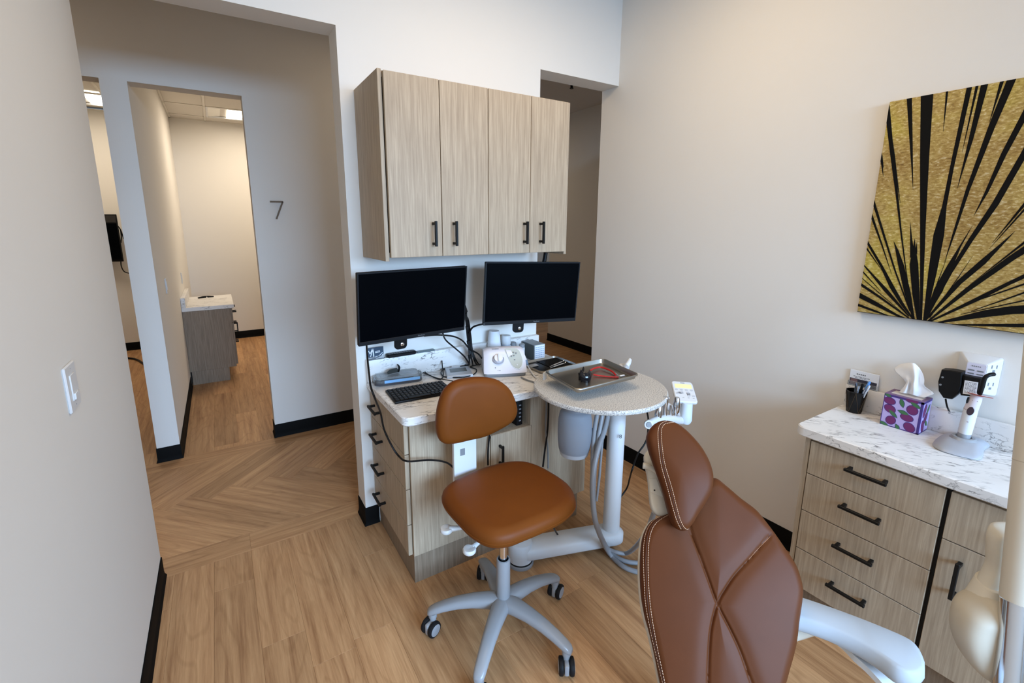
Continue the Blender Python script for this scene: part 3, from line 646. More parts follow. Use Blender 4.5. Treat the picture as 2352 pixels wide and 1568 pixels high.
# card holder, remote, strip on the splash
ch=thing('card_holder','clear holder with a navy and white card on the splash at the left wall end','card holder',(.625,2.2,.917))
MB().box(.588,.664,2.196,2.212,.9172,.935,.001,1).build('holder',CLEAR,ch)
cd=MB().box(.588,.666,2.205,2.2085,.92,.979,.0008,1).build('card',NAVY,ch,smooth=False)
g_=MB(); yy=2.2046
def stroke(mb,a,b,w_,Y):
    a,b=Vector(a),Vector(b); d=(b-a).normalized(); n=Vector((-d.y,d.x))*w_/2
    mb.poly([(p.x,Y,p.y) for p in (a-n,b-n,b+n,a+n)])
for a,b,w_ in (((.590,.966),(.597,.948),.004),((.597,.948),(.61,.974),.004),((.598,.932),(.613,.974),.004),((.613,.974),(.615,.926),.005),((.588,.926),(.618,.928),.004),((.618,.928),(.645,.936),.003),((.645,.936),(.660,.948),.003),((.623,.952),(.648,.954),.004),((.623,.958),(.648,.96),.002)): stroke(g_,a,b,w_,yy)
g_.poly([(.622,yy,.921),(.664,yy,.921),(.664,yy,.943),(.652,yy,.932)]); g_.build('card_print',PAPER,cd,smooth=False)
rc=thing('remote_control','long black remote control lying on the splash under the left monitor','remote control',(.75,2.2,.918))
P=rrect(.68,.835,2.183,2.222,.012); MB().prism(P,(0,0,0),X0,Y0,Z0,.9175,.936,.004).build('body',BLK,rc)
g_=MB()
for i in range(9):
    for j in range(2): g_.lathe([(.0035,0),(.003,.0012),(0,.0012)],(.695+.013*i,2.195+.013*j,.936),Z0,8)
g_.build('button',INKG,rc)
tag(MB().box(.845,.945,2.199,2.224,.9172,.924,.002,1).build('flat_device',plastic('slate_plastic',S(96,112,116),.4)),'flat slate grey strip lying on the splash right of the remote','device')
# ================================================================ STOOL
SX,SY=.815,1.297
st=thing('stool','tan dental stool with round backrest on a grey five star base with castors','stool',(SX,SY,0))
mb=MB(); mb.lathe([(.0,.108),(.03,.108),(.042,.118),(.046,.135),(.04,.152),(.03,.158),(0,.158)],(SX,SY,0),Z0,28); mb.build('hub',GRY,st)
for k_ in range(5):
    th=math.radians(149-72*k_); d=Vector((math.cos(th),math.sin(th),0)); s_=Vector((-d.y,d.x,0)); rings=[]
    for r_,z,w_,h in ((.015,.136,.036,.030),(.06,.142,.033,.027),(.12,.141,.029,.023),(.18,.132,.026,.020),(.235,.116,.0235,.018),(.27,.102,.022,.017),(.288,.094,.019,.015),(.297,.09,.011,.011)):
        rings.append([Vector((SX,SY,z))+d*r_+s_*(w_*math.copysign(abs(math.cos(a))**.7,math.cos(a)))+Z0*(h*math.copysign(abs(math.sin(a))**.8,math.sin(a))*(1 if math.sin(a)>0 else .8)) for a in [2*PI*j/16 for j in range(16)]])
    MB().loft(rings).build('base_arm',GRY,st,angle=60)
    wc=Vector((SX,SY,0))+d*.277
    cs=MB(); cs.lathe([(.0165,.088),(.0165,.070),(.013,.066),(.013,.05),(0,.05)],(wc.x,wc.y,0),Z0,14)
    ca=th+(.9,-.5,.35,-1.0,.5)[k_]; wd=Vector((math.cos(ca),math.sin(ca),0)); wa=Vector((-wd.y,wd.x,0)); wc2=wc+wd*.012
    cs.box(-.026,.026,-.009,.009,.012,.056,.006,2,frame4(wc2,wd,wa,Z0)); c_=cs.build('castor',GRY,st)
    for e in (-1,1):
        wh=wc2+wa*e*.019+Z0*.031
        MB().lathe([(.024,-.009),(.0295,-.007),(.031,-.003),(.031,.003),(.0295,.007),(.024,.009)],wh,wa,24).build('tyre',RUB,c_)
        MB().lathe([(0,-.0085),(.023,-.0085),(.024,-.006),(.024,.006),(.023,.0095),(.018,.0105),(0,.0105)],wh,wa*e,20).build('wheel_disc',GRY,c_)
MB().lathe([(.0,.15),(.026,.15),(.0265,.152),(.0265,.322),(.025,.328),(.0205,.329),(.0205,.318),(0,.318)],(SX,SY,0),Z0,28).build('column',GRY,st)
MB().lathe([(.019,.318),(.0195,.3255),(.0165,.327),(.0165,.318)],(SX,SY,0),Z0,24).build('collar_ring',RUB,st)
MB().lathe([(.0145,.31),(.0145,.5),(0,.5)],(SX,SY,0),Z0,20).build('gas_lift',CHR,st)
MB().box(SX-.10,SX+.10,SY-.09,SY+.09,.478,.512,.012,3).box(SX-.07,SX+.05,SY+.05,SY+.235,.482,.5,.006,2).build('seat_mechanism',WHT,st)
zpts=[(205,640),(212,610),(260,570),(350,520),(450,485),(540,467),(620,468),(690,490),(760,530),(820,575),(850,610),(866,660),(856,705),(800,760),(700,815),(600,860),(540,882),(470,891),(410,878),(350,843),(300,790),(250,730),(215,680)]
so=[]
for a,b_ in zpts:
    z=.563-.033*min(1,max(0,(b_-500)/350)); q=onz(920+a/2.1534,840+b_/2.1534,z); so.append((q.x,q.y))
mb=MB(); cushion(mb,so,(0,0,0),X0,Y0,Z0,[(.03,.508),(.012,.511),(.002,.522),(0,.537),(.003,.552),(.012,.564),(.03,.572)],0,N=96,rings=14,dome=.005); mb.build('seat',LEA2,st,angle=70)
sm=closedsmooth(so,120); cx_=sum(p[0] for p in sm)/120; cy_=sum(p[1] for p in sm)/120
MB().tube([Vector((cx_+(x-cx_)*.9995,cy_+(y-cy_)*.9995,.5335)) for x,y in sm]+[Vector((cx_+(sm[0][0]-cx_)*.9995,cy_+(sm[0][1]-cy_)*.9995,.5335))],.0022,6,smooth=1).build('seat_piping',LEA2,st)
bp=[(215,130),(260,85),(320,65),(400,57),(470,66),(520,95),(550,135),(570,190),(572,230),(550,270),(500,305),(420,345),(340,365),(260,382),(215,382),(192,365),(181,320),(180,270),(190,200)]
bo_=[]
for a,b_ in bp: q=ony(920+a/2.1534,840+b_/2.1534,1.53); bo_.append((q.x,q.z))
mx=sum(p[0] for p in bo_)/len(bo_); mz=sum(p[1] for p in bo_)/len(bo_)
mb=MB(); cushion(mb,[(x-mx,z-mz) for x,z in bo_],(mx,1.53,mz),X0,Z0,-Y0,[(.04,-.034),(.014,-.033),(.003,-.022),(0,-.006),(.002,.01),(.010,.020),(.028,.0265)],0,N=96,rings=14,dome=.006,hf=lambda u,v:.16*u*u-.1*v*v)
mb.build('backrest',LEA2,st,angle=70)
MB().loft([[Vector((x,1.575+dy,z)) for x,dy,z in [(.80-w_,e,z0) for w_,e in ((.052,0),(.052,.016),(-.052,.016),(-.052,0))]] for z0 in (.50,.53,.60,.70,.80)]).build('back_bracket',WHT,st)
MB().box(.775,.80,1.5745,1.578,.635,.668,.002,1).build('bracket_window',GRY2,st)
for (x,y,z) in ((1025,1213,.47),(1078,1260,.455)):
    p=onz(x,y,z); e=Vector((SX-.02,SY+.02,.492)); d=(e-p); d.z=0; d.normalize()
    lv=MB(); lv.lathe([(0,-.016),(.018,-.016),(.0235,-.010),(.024,-.002),(.021,.003),(.013,.004),(0,.001)],p,Z0,24)
    lv.tube([p+d*.012-Z0*.004,p+d*.04-Z0*.003,p+d*.07,e],[.012,.0085,.0075,.0075],10); lv.build('lever',plastic('ivory_plastic',S(204,204,202),.4),st)
# ================================================================ DELIVERY UNIT (round table)
DC=Vector((1.43,1.455,0)); DR=.299
du=thing('delivery_unit','round speckled dental delivery table on a white column with a swivel foot','table',(1.53,1.43,0))
MB().lathe([(0,.838),(DR-.008,.838),(DR-.001,.842),(DR,.85),(DR-.001,.856),(DR-.005,.86),(0,.86)],DC,Z0,96).build('tabletop',GRAN,du)
MB().lathe([(0,.10),(.0405,.10),(.0405,.722),(.039,.726),(.035,.727),(.035,.838),(0,.838)],(1.53,1.43,0),Z0,36).build('column',WHT,du)
MB().box(1.33,1.6,1.33,1.53,.80,.838,.012,3).build('under_plate',WHT,du)
text('8',.026,onx(1425,994,1.535)+Vector((-.028,-.028,0)),_r,Z0,INK,du,'column_mark')
h0,h1=Vector((1.085,1.575,0)),Vector((1.535,1.432,0)); ax=(h1-h0).normalized(); sd=Z0.cross(ax); L=(h1-h0).length
P=[(u,v) for u,v in rrect(-.02,L+.058,-.057,.057,.054,8)]
MB().prism(P,h0,ax,sd,Z0,.028,.104,.018).build('foot_bar',WHT,du,angle=60)
MB().lathe([(0,0),(.062,0),(.064,.004),(.064,.014),(.06,.018)],h0,Z0,36).build('foot_ring',GRY,du)
MB().lathe([(.058,.017),(.0585,.022),(.058,.024)],h0,Z0,36).build('foot_seal',BLK,du)
MB().lathe([(0,.02),(.057,.02),(.0575,.10),(.053,.118),(.035,.128),(0,.131)],h0,Z0,36).build('pivot_housing',WHT,du)
p=onz(1221,1284,.04); MB().lathe([(0,-.008),(.006,-.006),(.008,0),(.006,.006),(0,.008)],p,Z0,12).build('lock_knob',BLK,du)
bc_=Vector((1.288,1.45,0))
MB().lathe([(.0,.562),(.055,.562),(.062,.566),(.07,.592),(.0745,.63),(.0765,.68),(.0745,.73),(.068,.762),(.06,.772),(.054,.776),(.054,.838)],bc_,Z0,40).build('water_bottle',FROST,du)
plab(MB().lathe([(0,.5575),(.053,.558),(.062,.563),(.0685,.588),(.066,.59)],bc_,Z0,40).build('bottle_foot',plastic('foot_grey',S(186,190,196),.45),du),'grey ribbed foot of the bottle')
MB().lathe([(.056,.79),(.06,.792),(.06,.83),(.05,.838),(0,.838)],bc_,Z0,32).build('bottle_cap',WHT,du)
B=lambda x,y,Y:ony(x,y,Y); G=lambda x,y,z=.02:onz(x,y,z)
for pts,r in (([B(1372,948,1.40),B(1364,1000,1.39),B(1361,1060,1.37),B(1363,1150,1.34),B(1372,1210,1.31),G(1392,1255,.06),G(1418,1268,.04),G(1445,1268,.06),B(1480,1230,1.05),B(1503,1175,.99)],.0095),
              ([B(1384,950,1.40),B(1373,1010,1.38),B(1365,1080,1.35),B(1363,1160,1.33),B(1374,1215,1.30),G(1400,1265,.03),G(1435,1288,.014),G(1485,1294,.012),G(1540,1300,.012)],.0105),
              ([B(1397,950,1.40),B(1389,985,1.38),B(1374,1030,1.35),B(1362,1090,1.32),B(1362,1150,1.30),B(1371,1210,1.28),G(1398,1268,.03),G(1432,1301,.013),G(1472,1315,.012),G(1520,1325,.012),G(1570,1338,.012)],.0115),
              ([B(1386,985,1.39),B(1381,1040,1.38),B(1376,1100,1.37),B(1370,1150,1.36)],.006)):
    MB().tube(pts,r,10).build('hose',HOSE,du)
# touchpad on its arm
pt,px_,py_,pn=Vector((1.786,1.266,.822)),Vector((.753,-.636,-.026)),Vector((.597,.695,.366)),Vector((-.212,-.291,.918))
pw,ph=.098,.143
kp_=MB().prism(rrect(-pw/2,pw/2,-ph/2,ph/2,.014),pt,px_,py_,pn,-.016,0,.004).build('touchpad',WHT,du)
MB().prism(rrect(-.036,.04,.022,.05,.002),pt,px_,py_,pn,-.002,.0006).build('display',LCD,kp_,smooth=False)
g_=MB(); g2=MB()
for i in range(4): g_.prism(closedsmooth([(-.033+.0225*i+.007*math.cos(a),.009+.0055*math.sin(a)) for a in [PI/4*j for j in range(8)]],16),pt,px_,py_,pn,-.001,.0008)
for u,v in ((-.012,-.007),(-.032,-.018),(.016,-.009),(.016,-.029),(.037,-.03)): g_.prism(closedsmooth([(u+.007*math.cos(a),v+.0055*math.sin(a)) for a in [PI/4*j for j in range(8)]],16),pt,px_,py_,pn,-.001,.0011)
g_.build('button',plastic('button_grey',S(188,190,196),.4),kp_)
for q in ([(-.036,-.012),(-.022,-.006),(-.004,-.013),(-.020,-.020)],[(.008,-.010),(.024,-.011),(.023,-.027),(.009,-.026)]): g2.prism(q,pt,px_,py_,pn,-.001,.0009)
for u in (-.015,.008,.03): g2.prism(rrect(u,u+.008,-.045,-.0435,.0004,1),pt,px_,py_,pn,-.001,.0006)
g2.prism(rrect(-.008,.012,.057,.0605,.001,1),pt,px_,py_,pn,-.001,.0006); g2.build('printed_marks',INKG,kp_,smooth=False)
q=pt-py_*.05-pn*.016
MB().lathe([(.0,.0),(.024,0),(.026,.05),(.027,.085),(.02,.1),(0,.1)],q+Vector((-.005,-.012,0)),Vector((-.0,.0,-1)),28).build('touchpad_arm',plastic('pale_blue_white',S(214,224,234),.4),du)
hb=[ony(1489,974,1.17),ony(1502,966,1.18),ony(1530,962,1.2),ony(1568,965,1.24),q+Vector((-.005,-.012,-.075))]
MB().tube(hb,[.016,.015,.019,.019,.018],14).build('holder_bar',WHT,du)
e=(hb[0]-hb[1]).normalized(); MB().lathe([(.0,-.004),(.0175,-.004),(.0175,.006),(.012,.008),(.012,.004),(0,.004)],hb[0],-_f,20).build('bar_end',WHT,du)
MB().lathe([(.0,.006),(.0105,.006),(.0105,.0095),(0,.0095)],hb[0],-_f,16).build('bar_screw',GRY2,du)
MB().tube([hb[-1],Vector((1.66,1.40,.80)),Vector((1.55,1.43,.815))],.017,12).build('support_arm',WHT,du)
def hpiece(label,a,b,Y,prof):
    a,b=ony(*a,Y),ony(*b,Y); t=thing('dental_handpiece',label,'dental tool',a); d=b-a
    return t,MB().lathe([(r*1.2,h*d.length) for r,h in prof],a,d,20).build('body',CHR,t),d,b
hpiece('short bullet shaped steel handpiece leftmost in the holder behind the headrest',(1510,966),(1514.5,931),1.19,[(.008,0),(.0125,.15),(.0125,.5),(.009,.95),(.007,1),(0,1)])
t,_,d,b_=hpiece('tall straight steel handpiece with a square head in the holder',(1526,968),(1529,911),1.2,[(.0075,0),(.0075,.6),(.0095,.72),(.0105,.8),(.0105,.97),(.009,1),(0,1)])
MB().tube([b_-d*.06,b_-d*.04+_r*.014],[.006,.0055],10,smooth=1).build('nozzle_head',CHR,t)
hpiece('thin steel syringe tip between the two bullet shaped handpieces',(1541,967),(1540.5,930),1.21,[(.006,0),(.006,.4),(.0045,.9),(.0035,1),(0,1)])
t,_,d,b_=hpiece('large bullet shaped steel handpiece nearest the lit touchpad',(1550,972),(1556,912),1.22,[(.005,0),(.005,.3),(.008,.4),(.0135,.47),(.0135,.68),(.009,.96),(.007,1),(0,1)])
# rounded lever at the back edge of the table
MB().lathe([(0,.858),(.028,.858),(.03,.866),(.022,.876),(0,.879)],(1.725,1.585,0),Z0,24).tube([Vector((1.725,1.585,.865)),onz(1441,838,.885),onz(1446.5,826,.902)],[.016,.0135,.010],12).tube([Vector((1.725,1.585,.862)),Vector((1.70,1.55,.85)),Vector((1.6,1.5,.83))],.012,10).build('lever',WHT,du)
cable('hanging_cable','black cable with white clips falling behind the white column to the floor',[B(1486,945,1.62),B(1489,965,1.62),B(1487,1000,1.62),B(1480,1020,1.62),B(1465,1042,1.62),G(1452,1078,.25),G(1447,1095,.17),G(1440,1120,.06),G(1424,1143,.006)],.0048)
cable('hanging_cable','black cable with grey companion hanging in front of the oak cabinet under the table',[B(1258,905,1.66),B(1260,930,1.68),B(1258,985,1.69),B(1252,1030,1.68),B(1247,1072,1.66)],.0046)
cable('hanging_cable','grey cable hanging in front of the oak cabinet under the table',[B(1249,905,1.67),B(1255,930,1.69),B(1253,985,1.69),B(1258,1030,1.69),B(1259,1075,1.67)],.0042,GRY2)
cable('foot_cable','thin black cable crossing over the white foot bar to the floor',[B(1271,1211,1.43),onz(1280,1226,.107),onz(1295,1245,.09),onz(1304,1253,.03),G(1318,1258,.006),G(1332,1254,.006),G(1343,1246,.006)],.0042)
cable('hanging_cable','short black cable falling from the niche edge behind the stool backrest',[B(1127,985,1.70),B(1123,1010,1.695),B(1121,1040,1.69),B(1121,1068,1.68)],.0042)
# tray on its holder
tx,ty=Vector((.997,-.072,.042)).normalized(),Vector((.071,.997,.034)); tc=Vector((1.39,1.468,.925)); tn=tx.cross(ty).normalized(); ty=tn.cross(tx)
th_=MB(); th_.box(-.12,.12,-.09,.09,-.027,-.0225,.004,2,frame4(tc,tx,ty,tn)); th_.lathe([(.03,.86),(.022,.87),(.02,.9),(0,.9)],(1.39,1.468,0),Z0,20); th_.build('tray_holder',GRY2,du)
p=onz(1251,868,.866); MB().box(-.004,.004,-.014,.018,-.006,.03,.002,2,frame4(p,Vector((.5,-.87,0)),Vector((.87,.5,0)),Z0)).build('holder_tab',WHT,du)
tr=thing('steel_tray','stainless steel tray raised over the round speckled table','tray',tc)
P=rrect(-.1735,.1735,-.1275,.1275,.026,6)
mb=MB(); prof=((.0,-.001),(-.0015,-.004),(.001,-.006),(.006,-.005),(.011,-.0215),(.016,-.0225)); 
rg=[[tc+tx*u+ty*v+tn*h for u,v in (inset(P,i) if i else P)] for i,h in prof]
rg+=[[tc+tx*u+ty*v+tn*h for u,v in inset(P,i)] for i,h in ((.0165,-.0212),(.0115,-.0195),(.006,-.001),(.003,.0005))]
mb.loft([*rg,rg[0]],cap=False); mb.build('body',STEEL,tr)
mb=MB(); mb.loft([[tc+tx*u+ty*v+tn*h for u,v in inset(P,.0155)] for h in (-.0224,-.0212)]); mb.build('floor_plate',STEEL,tr)
F_=lambda x,y,h=0: onplane(x,y,tc+tn*(-.0212+h),tn)
gg=thing('safety_glasses','dark wrap safety glasses with red strap lying in the steel tray','glasses',F_(1345,876))
o=F_(1346,877); u1=Vector((.80,-.35,0)).normalized(); v1=Z0.cross(u1)
rows=[]
for j in range(9):
    a=-1.25+2.5*j/8; rows.append((.030*math.sin(a),-.034*math.cos(a)+.02))
mb=MB(); rr=[]
for h,k_,tn_ in ((.001,.92,0),(.012,1.03,0),(.028,1.0,0),(.040,.86,.004),(.046,.7,.008)):
    rr.append([o+u1*(x*k_)+v1*(y*k_+tn_+.004)+Z0*(h+.006*math.cos(j*.7)) for j,(x,y) in enumerate(rows)]+[o+u1*(x*k_*.93)+v1*(y*k_*.93+.007+tn_)+Z0*(h+.006*math.cos(j*.7)) for j,(x,y) in list(enumerate(rows))[::-1]])
mb.loft(rr); mb.build('lens',mat('black_lens',(.006,.006,.008,1),.12),gg)
MB().tube([F_(1336,875,.004),F_(1337,862,.012),F_(1340,848,.025),F_(1340,842,.03)],[.004,.006,.005,.0015],6).tube([F_(1331,872,.002),F_(1330,862,.01),F_(1329,856,.015)],[.004,.003,.002],6).build('side_arm',BLK,gg)
MB().tube([F_(1357,850,.02),F_(1364,846,.013),F_(1378,843,.01),F_(1393,847,.01),F_(1406,853,.009),F_(1414,861,.006)],.0042,8).tube([F_(1363,860,.008),F_(1380,863,.005),F_(1400,865,.004),F_(1421,866,.004)],.0035,8).build('strap',RED,gg)
MB().tube([F_(1414,857,.01),F_(1421,864,.005)],.003,6,smooth=1).build('strap_toggle',GRY2,gg)
tag(MB().prism(rrect(-.013,.013,-.004,.004,.002),F_(1429,863,.003),tx,ty,tn,0,.004,.001).build('strap_tag',PAPER),'small white tag at the end of the red strap in the tray','tag')
# ================================================================ DENTAL CHAIR
hd,ad=math.radians(42),math.radians(55); D_=1.3
CP=EYE+ray(*z5([(514,1112)])[0])*D_
cax=Vector((math.sin(hd)*math.cos(ad),math.cos(hd)*math.cos(ad),math.sin(ad))); cla=Vector((math.cos(hd),-math.sin(hd),0)); cn=cla.cross(cax).normalized()
if cn.dot(EYE-CP)<0: cn=-cn
def cuv(pts,n0):
    O=CP+cn*n0; out=[]
    for x,y in z5(pts): q=onplane(x,y,O,cn)-O; out.append((q.dot(cla),q.dot(cax)))
    return out
dc=thing('dental_chair','tan leather dental chair backrest and headrest with white stitching','chair',(CP.x-.2,CP.y-.2,0))
bo2=[(330,560),(420,455),(495,392),(560,432),(640,500),(720,560),(760,600),(830,690),(900,790),(960,880),(993,970),(1004,1050),(985,1200),(965,1350),(925,1500),(890,1620),(840,1760),(760,1880),(640,1930),(500,1950),(380,1930),(280,1860),(225,1720),(190,1568),(160,1420),(130,1290),(100,1180),(80,1050),(75,900),(85,760),(112,680),(155,630),(250,592)]
sA=cuv([(340,560),(365,690),(410,820),(460,960),(515,1112),(590,1260),(650,1390),(715,1568),(800,1790)],.03)
sB=cuv([(860,695),(840,710),(720,840),(620,945),(560,1030),(515,1112),(480,1250),(468,1400),(465,1568),(470,1800)],.03)
def segs(p):
    q=[Vector((a[0],a[1],0)) for a in p]; q,_=catmull(q,[0]*len(q),5); return [(a.x,a.y) for a in q]
sA,sB=segs(sA),segs(sB)
def dist(u,v,pl):
    b=9
    for (a0,a1),(b0,b1) in zip(pl,pl[1:]):
        dx,dy=b0-a0,b1-a1; t=max(0,min(1,((u-a0)*dx+(v-a1)*dy)/(dx*dx+dy*dy+1e-12))); d=(u-a0-dx*t)**2+(v-a1-dy*t)**2
        if d<b: b=d
    return math.sqrt(b)
def hback(u,v):
    d=min(dist(u,v,sA),dist(u,v,sB)); return -.0058*math.exp(-(d/.0035)**2)-.006*math.exp(-(d/.022)**2)
mb=MB(); cushion(mb,cuv(bo2,0),CP,cla,cax,cn,[(.03,-.034),(.008,-.032),(.001,-.018),(0,0),(.003,.014),(.012,.025),(.024,.030)],0,N=300,rings=64,dome=.014,hf=hback)
back=mb.build('backrest',LEA,dc,angle=80)
ho=[(112,160),(125,120),(160,82),(210,62),(270,72),(330,110),(400,180),(450,250),(482,320),(497,390),(490,465),(455,535),(412,600),(375,660),(340,694),(300,692),(265,660),(240,590),(210,480),(180,390),(148,300),(122,220)]
HN=.075
mb=MB(); cushion(mb,cuv(ho,HN),CP+cn*HN,cla,cax,cn,[(.03,-.045),(.012,-.042),(.002,-.026),(0,-.004),(.003,.010),(.010,.019),(.020,.024)],0,N=160,rings=20,dome=.012)
head=mb.build('headrest',LEA,dc,angle=80)
def bvh(o):
    off=OFF[o]; return BVHTree.FromPolygons([v.co+off for v in o.data.vertices],[p.vertices[:] for p in o.data.polygons])
def stitches(o,lines,r,dash,gap):
    tr_=bvh(o); mb=MB()
    for ln in lines:
        pts=[Vector((x,y,0)) for x,y in z5(ln)]; pts,_=catmull(pts,[0]*len(pts),24); W_=[]
        for p in pts:
            d=ray(p.x,p.y).normalized(); h=tr_.ray_cast(EYE,d)
            if h[0] is not None: W_.append((h[0],h[1] if h[1].dot(d)<0 else -h[1]))
        L=0; nxt=0; i=0; acc=[0]
        for a,b in zip(W_,W_[1:]): acc.append(acc[-1]+(b[0]-a[0]).length)
        if len(W_)<2: continue
        def at(s_):
            for k_ in range(len(acc)-1):
                if acc[k_+1]>=s_:
                    t=(s_-acc[k_])/max(acc[k_+1]-acc[k_],1e-9); return W_[k_][0].lerp(W_[k_+1][0],t)+W_[k_][1]*.0004
            return W_[-1][0]
        s_=0
        while s_+dash<acc[-1]: mb.tube([at(s_),at(s_+dash)],r,5,smooth=1); s_+=dash+gap
    off=OFF[o]; st_=mb.build('stitching',STI,o); st_['kind']='stuff'; return st_
stitches(back,[[(212,604),(150,640),(112,700),(97,780),(96,900),(106,1100),(132,1250),(170,1420),(205,1568),(222,1640)],[(240,603),(165,655),(130,740),(121,900),(132,1100),(160,1290),(218,1568),(236,1640)]],.0007,.0045,.002)
stitches(head,[[(228,66),(190,88),(178,150),(193,300),(233,450),(280,620),(312,688)],[(270,74),(212,88),(198,150),(215,300),(258,450),(303,622),(338,684),(372,664),(420,592),(472,508),(492,462)]],.0007,.004,.0018)
def lineon(o,ln,r,m,name,lift=.0):
    tr_=bvh(o); pts=[Vector((x,y,0)) for x,y in z5(ln)]; pts,_=catmull(pts,[0]*len(pts),8); W_=[]
    for p in pts:
        d=ray(p.x,p.y).normalized(); h=tr_.ray_cast(EYE,d)
        if h[0] is not None: W_.append(h[0]-d*lift)
    return MB().tube(W_,r,6,smooth=1).build(name,m,o)
lineon(back,[(226,606),(158,648),(121,720),(109,840),(109,900),(119,1100),(146,1270),(190,1480),(212,1568),(228,1640)],.0012,plastic('seam_brown',S(70,36,20),.6),'welt_seam')
lineon(head,[(245,68),(200,88),(188,150),(204,300),(246,450),(292,621),(325,690)],.0012,plastic('seam_brown',S(70,36,20),.6),'welt_seam')
lineon(back,[(838,712),(760,790),(700,858)],.0005,plastic('light_seam',S(196,138,98),.6),'top_stitch')
# white shell behind the back
so2=[(x-14,y+4) if x<330 else (x-30,y) for x,y in bo2]
mb=MB(); cushion(mb,cuv(so2,-.045),CP-cn*.045,cla,cax,-cn,[(.02,-.008),(.004,-.007),(0,0),(.004,.01),(.02,.028)],0,N=120,rings=10,dome=.02)
mb.build('back_shell',CREAM,dc,angle=60)
# headrest bracket
mb=MB(); ob=closedsmooth([(101,290),(106,250),(135,228),(180,250),(240,560),(245,600),(190,614),(140,560),(122,400)],40)
O=CP-cn*.005; mb.prism(cuv(ob,-.005),O,cla,cax,cn,-.03,.01,.006); mb.build('headrest_bracket',CREAM,dc,angle=60)
MB().prism(cuv([(128,395),(170,400),(205,500),(185,495),(150,480),(137,470)],.006),CP+cn*.006,cla,cax,cn,-.002,.0012).build('bracket_panel',plastic('ivory_panel',S(216,210,196),.45),dc,smooth=False)
P1=[onplane(*q,CP+cn*.012,cn) for q in z5([(92,322),(120,328),(150,345),(178,368)])]
MB().tube(P1,[.010,.0095,.008,.0045],12).build('release_lever',CREAM,dc)
q=onplane(*z5([(158,463)])[0],CP+cn*.008,cn); MB().lathe([(.0025,0),(.0025,.001),(0,.001)],q,cn,10).build('bracket_screw',INK,dc)
# swung out armrest
def slab(outl,zt_,th,m,name,zz=None):
    tp=[]
    for i,(x,y) in enumerate(z5(outl)): tp.append(onz(x,y,zt_ if zz is None else zz[i]))
    pl=[(p.x,p.y) for p in tp]; mb=MB()
    mb.loft([[Vector((x,y,h)) for x,y in (inset(pl,i) if i else pl)] for i,h in ((.014,zt_-th),(.003,zt_-th+.01),(0,zt_-th*.55),(.003,zt_-.006),(.012,zt_))]); return mb.build(name,m,dc,angle=60)
al=closedsmooth([(930,1050),(1005,1064),(1200,1130),(1400,1205),(1600,1290),(1672,1345),(1712,1420),(1722,1478),(1690,1512),(1630,1512),(1545,1480),(1440,1400),(1330,1330),(1200,1265),(1080,1220),(985,1190),(900,1160)],48)
slab(al,.50,.055,plastic('pale_blue_grey_plastic',S(172,178,184),.5,.2),'armrest')
mb=MB(); c1=[z5([q])[0] for q in ((1090,1235),(1260,1330),(1400,1440),(1500,1540),(1620,1680))]
rs=[]
pts=[onz(x,y,z) for (x,y),z in zip(c1,(.43,.425,.42,.41,.39))]; pts,_=catmull(pts,[0]*5,5)
for i,p in enumerate(pts):
    t=(pts[min(i+1,len(pts)-1)]-pts[max(i-1,0)]).normalized(); s_=Z0.cross(t).normalized(); w_=.012+.026*min(1,i/8)
    rs.append([p+s_*w_+Z0*.009,p-s_*w_+Z0*.009,p-s_*w_-Z0*.009,p+s_*w_-Z0*.009])
mb.loft(rs); mb.build('arm_support',WHT,dc,angle=50)
MB().tube([pts[0],pts[0]-cla*.10-Z0*.06,CP-cn*.09+cla*.05-cax*.1],.022,10).build('arm_pivot',CREAM,dc)
# seat and base, below the frame
bs=MB(); b0=CP-cax*.22-cn*.17; bs.lathe([(.0,.0),(.15,0),(.15,.02),(.07,.05),(.06,b0.z),(0,b0.z)],(b0.x,b0.y,0),Z0,28); bs.tube([Vector((b0.x,b0.y,b0.z-.03)),CP-cax*.12-cn*.05],.05,12,smooth=1); bs.build('base',CREAM,dc)
# ================================================================ SUPPORT POST AT THE RIGHT EDGE
def pd(x,y,D): return EYE+ray(x,y)*D
sp_=thing('support_post','cream instrument post with padded housing and chrome sleeve at the right picture edge','post',pd(2330,1560,1.12))
a,b_=pd(2383,960,1.12),pd(2341,1380,1.12); d=b_-a
MB().tube([a-d*.6,a,b_],.0345,28,smooth=1).build('post',CREAM,sp_)
MB().tube([a+d*.24,a+d*.245],.0349,28,smooth=1).build('post_joint',CREAM2,sp_)
fb=b_+(b_-a)*.85; MB().tube([b_+(b_-a)*.3,fb,Vector((fb.x+.04,fb.y-.02,.03))],.03,24,smooth=1).lathe([(0,0),(.16,0),(.16,.012),(.05,.035),(0,.035)],(fb.x+.04,fb.y-.02,0),Z0,36).build('post_base',CREAM,sp_,angle=50)
e=pd(2322,1600,1.1); MB().tube([b_+(e-b_)*.02+Vector((.0,0,0)),e+(e-b_)*.2],.033,28,smooth=1).build('chrome_sleeve',CHR,sp_)
vd=(-_f+_r*-.25).normalized(); vd.z=0; vd.normalize(); vl=Z0.cross(vd).normalized()
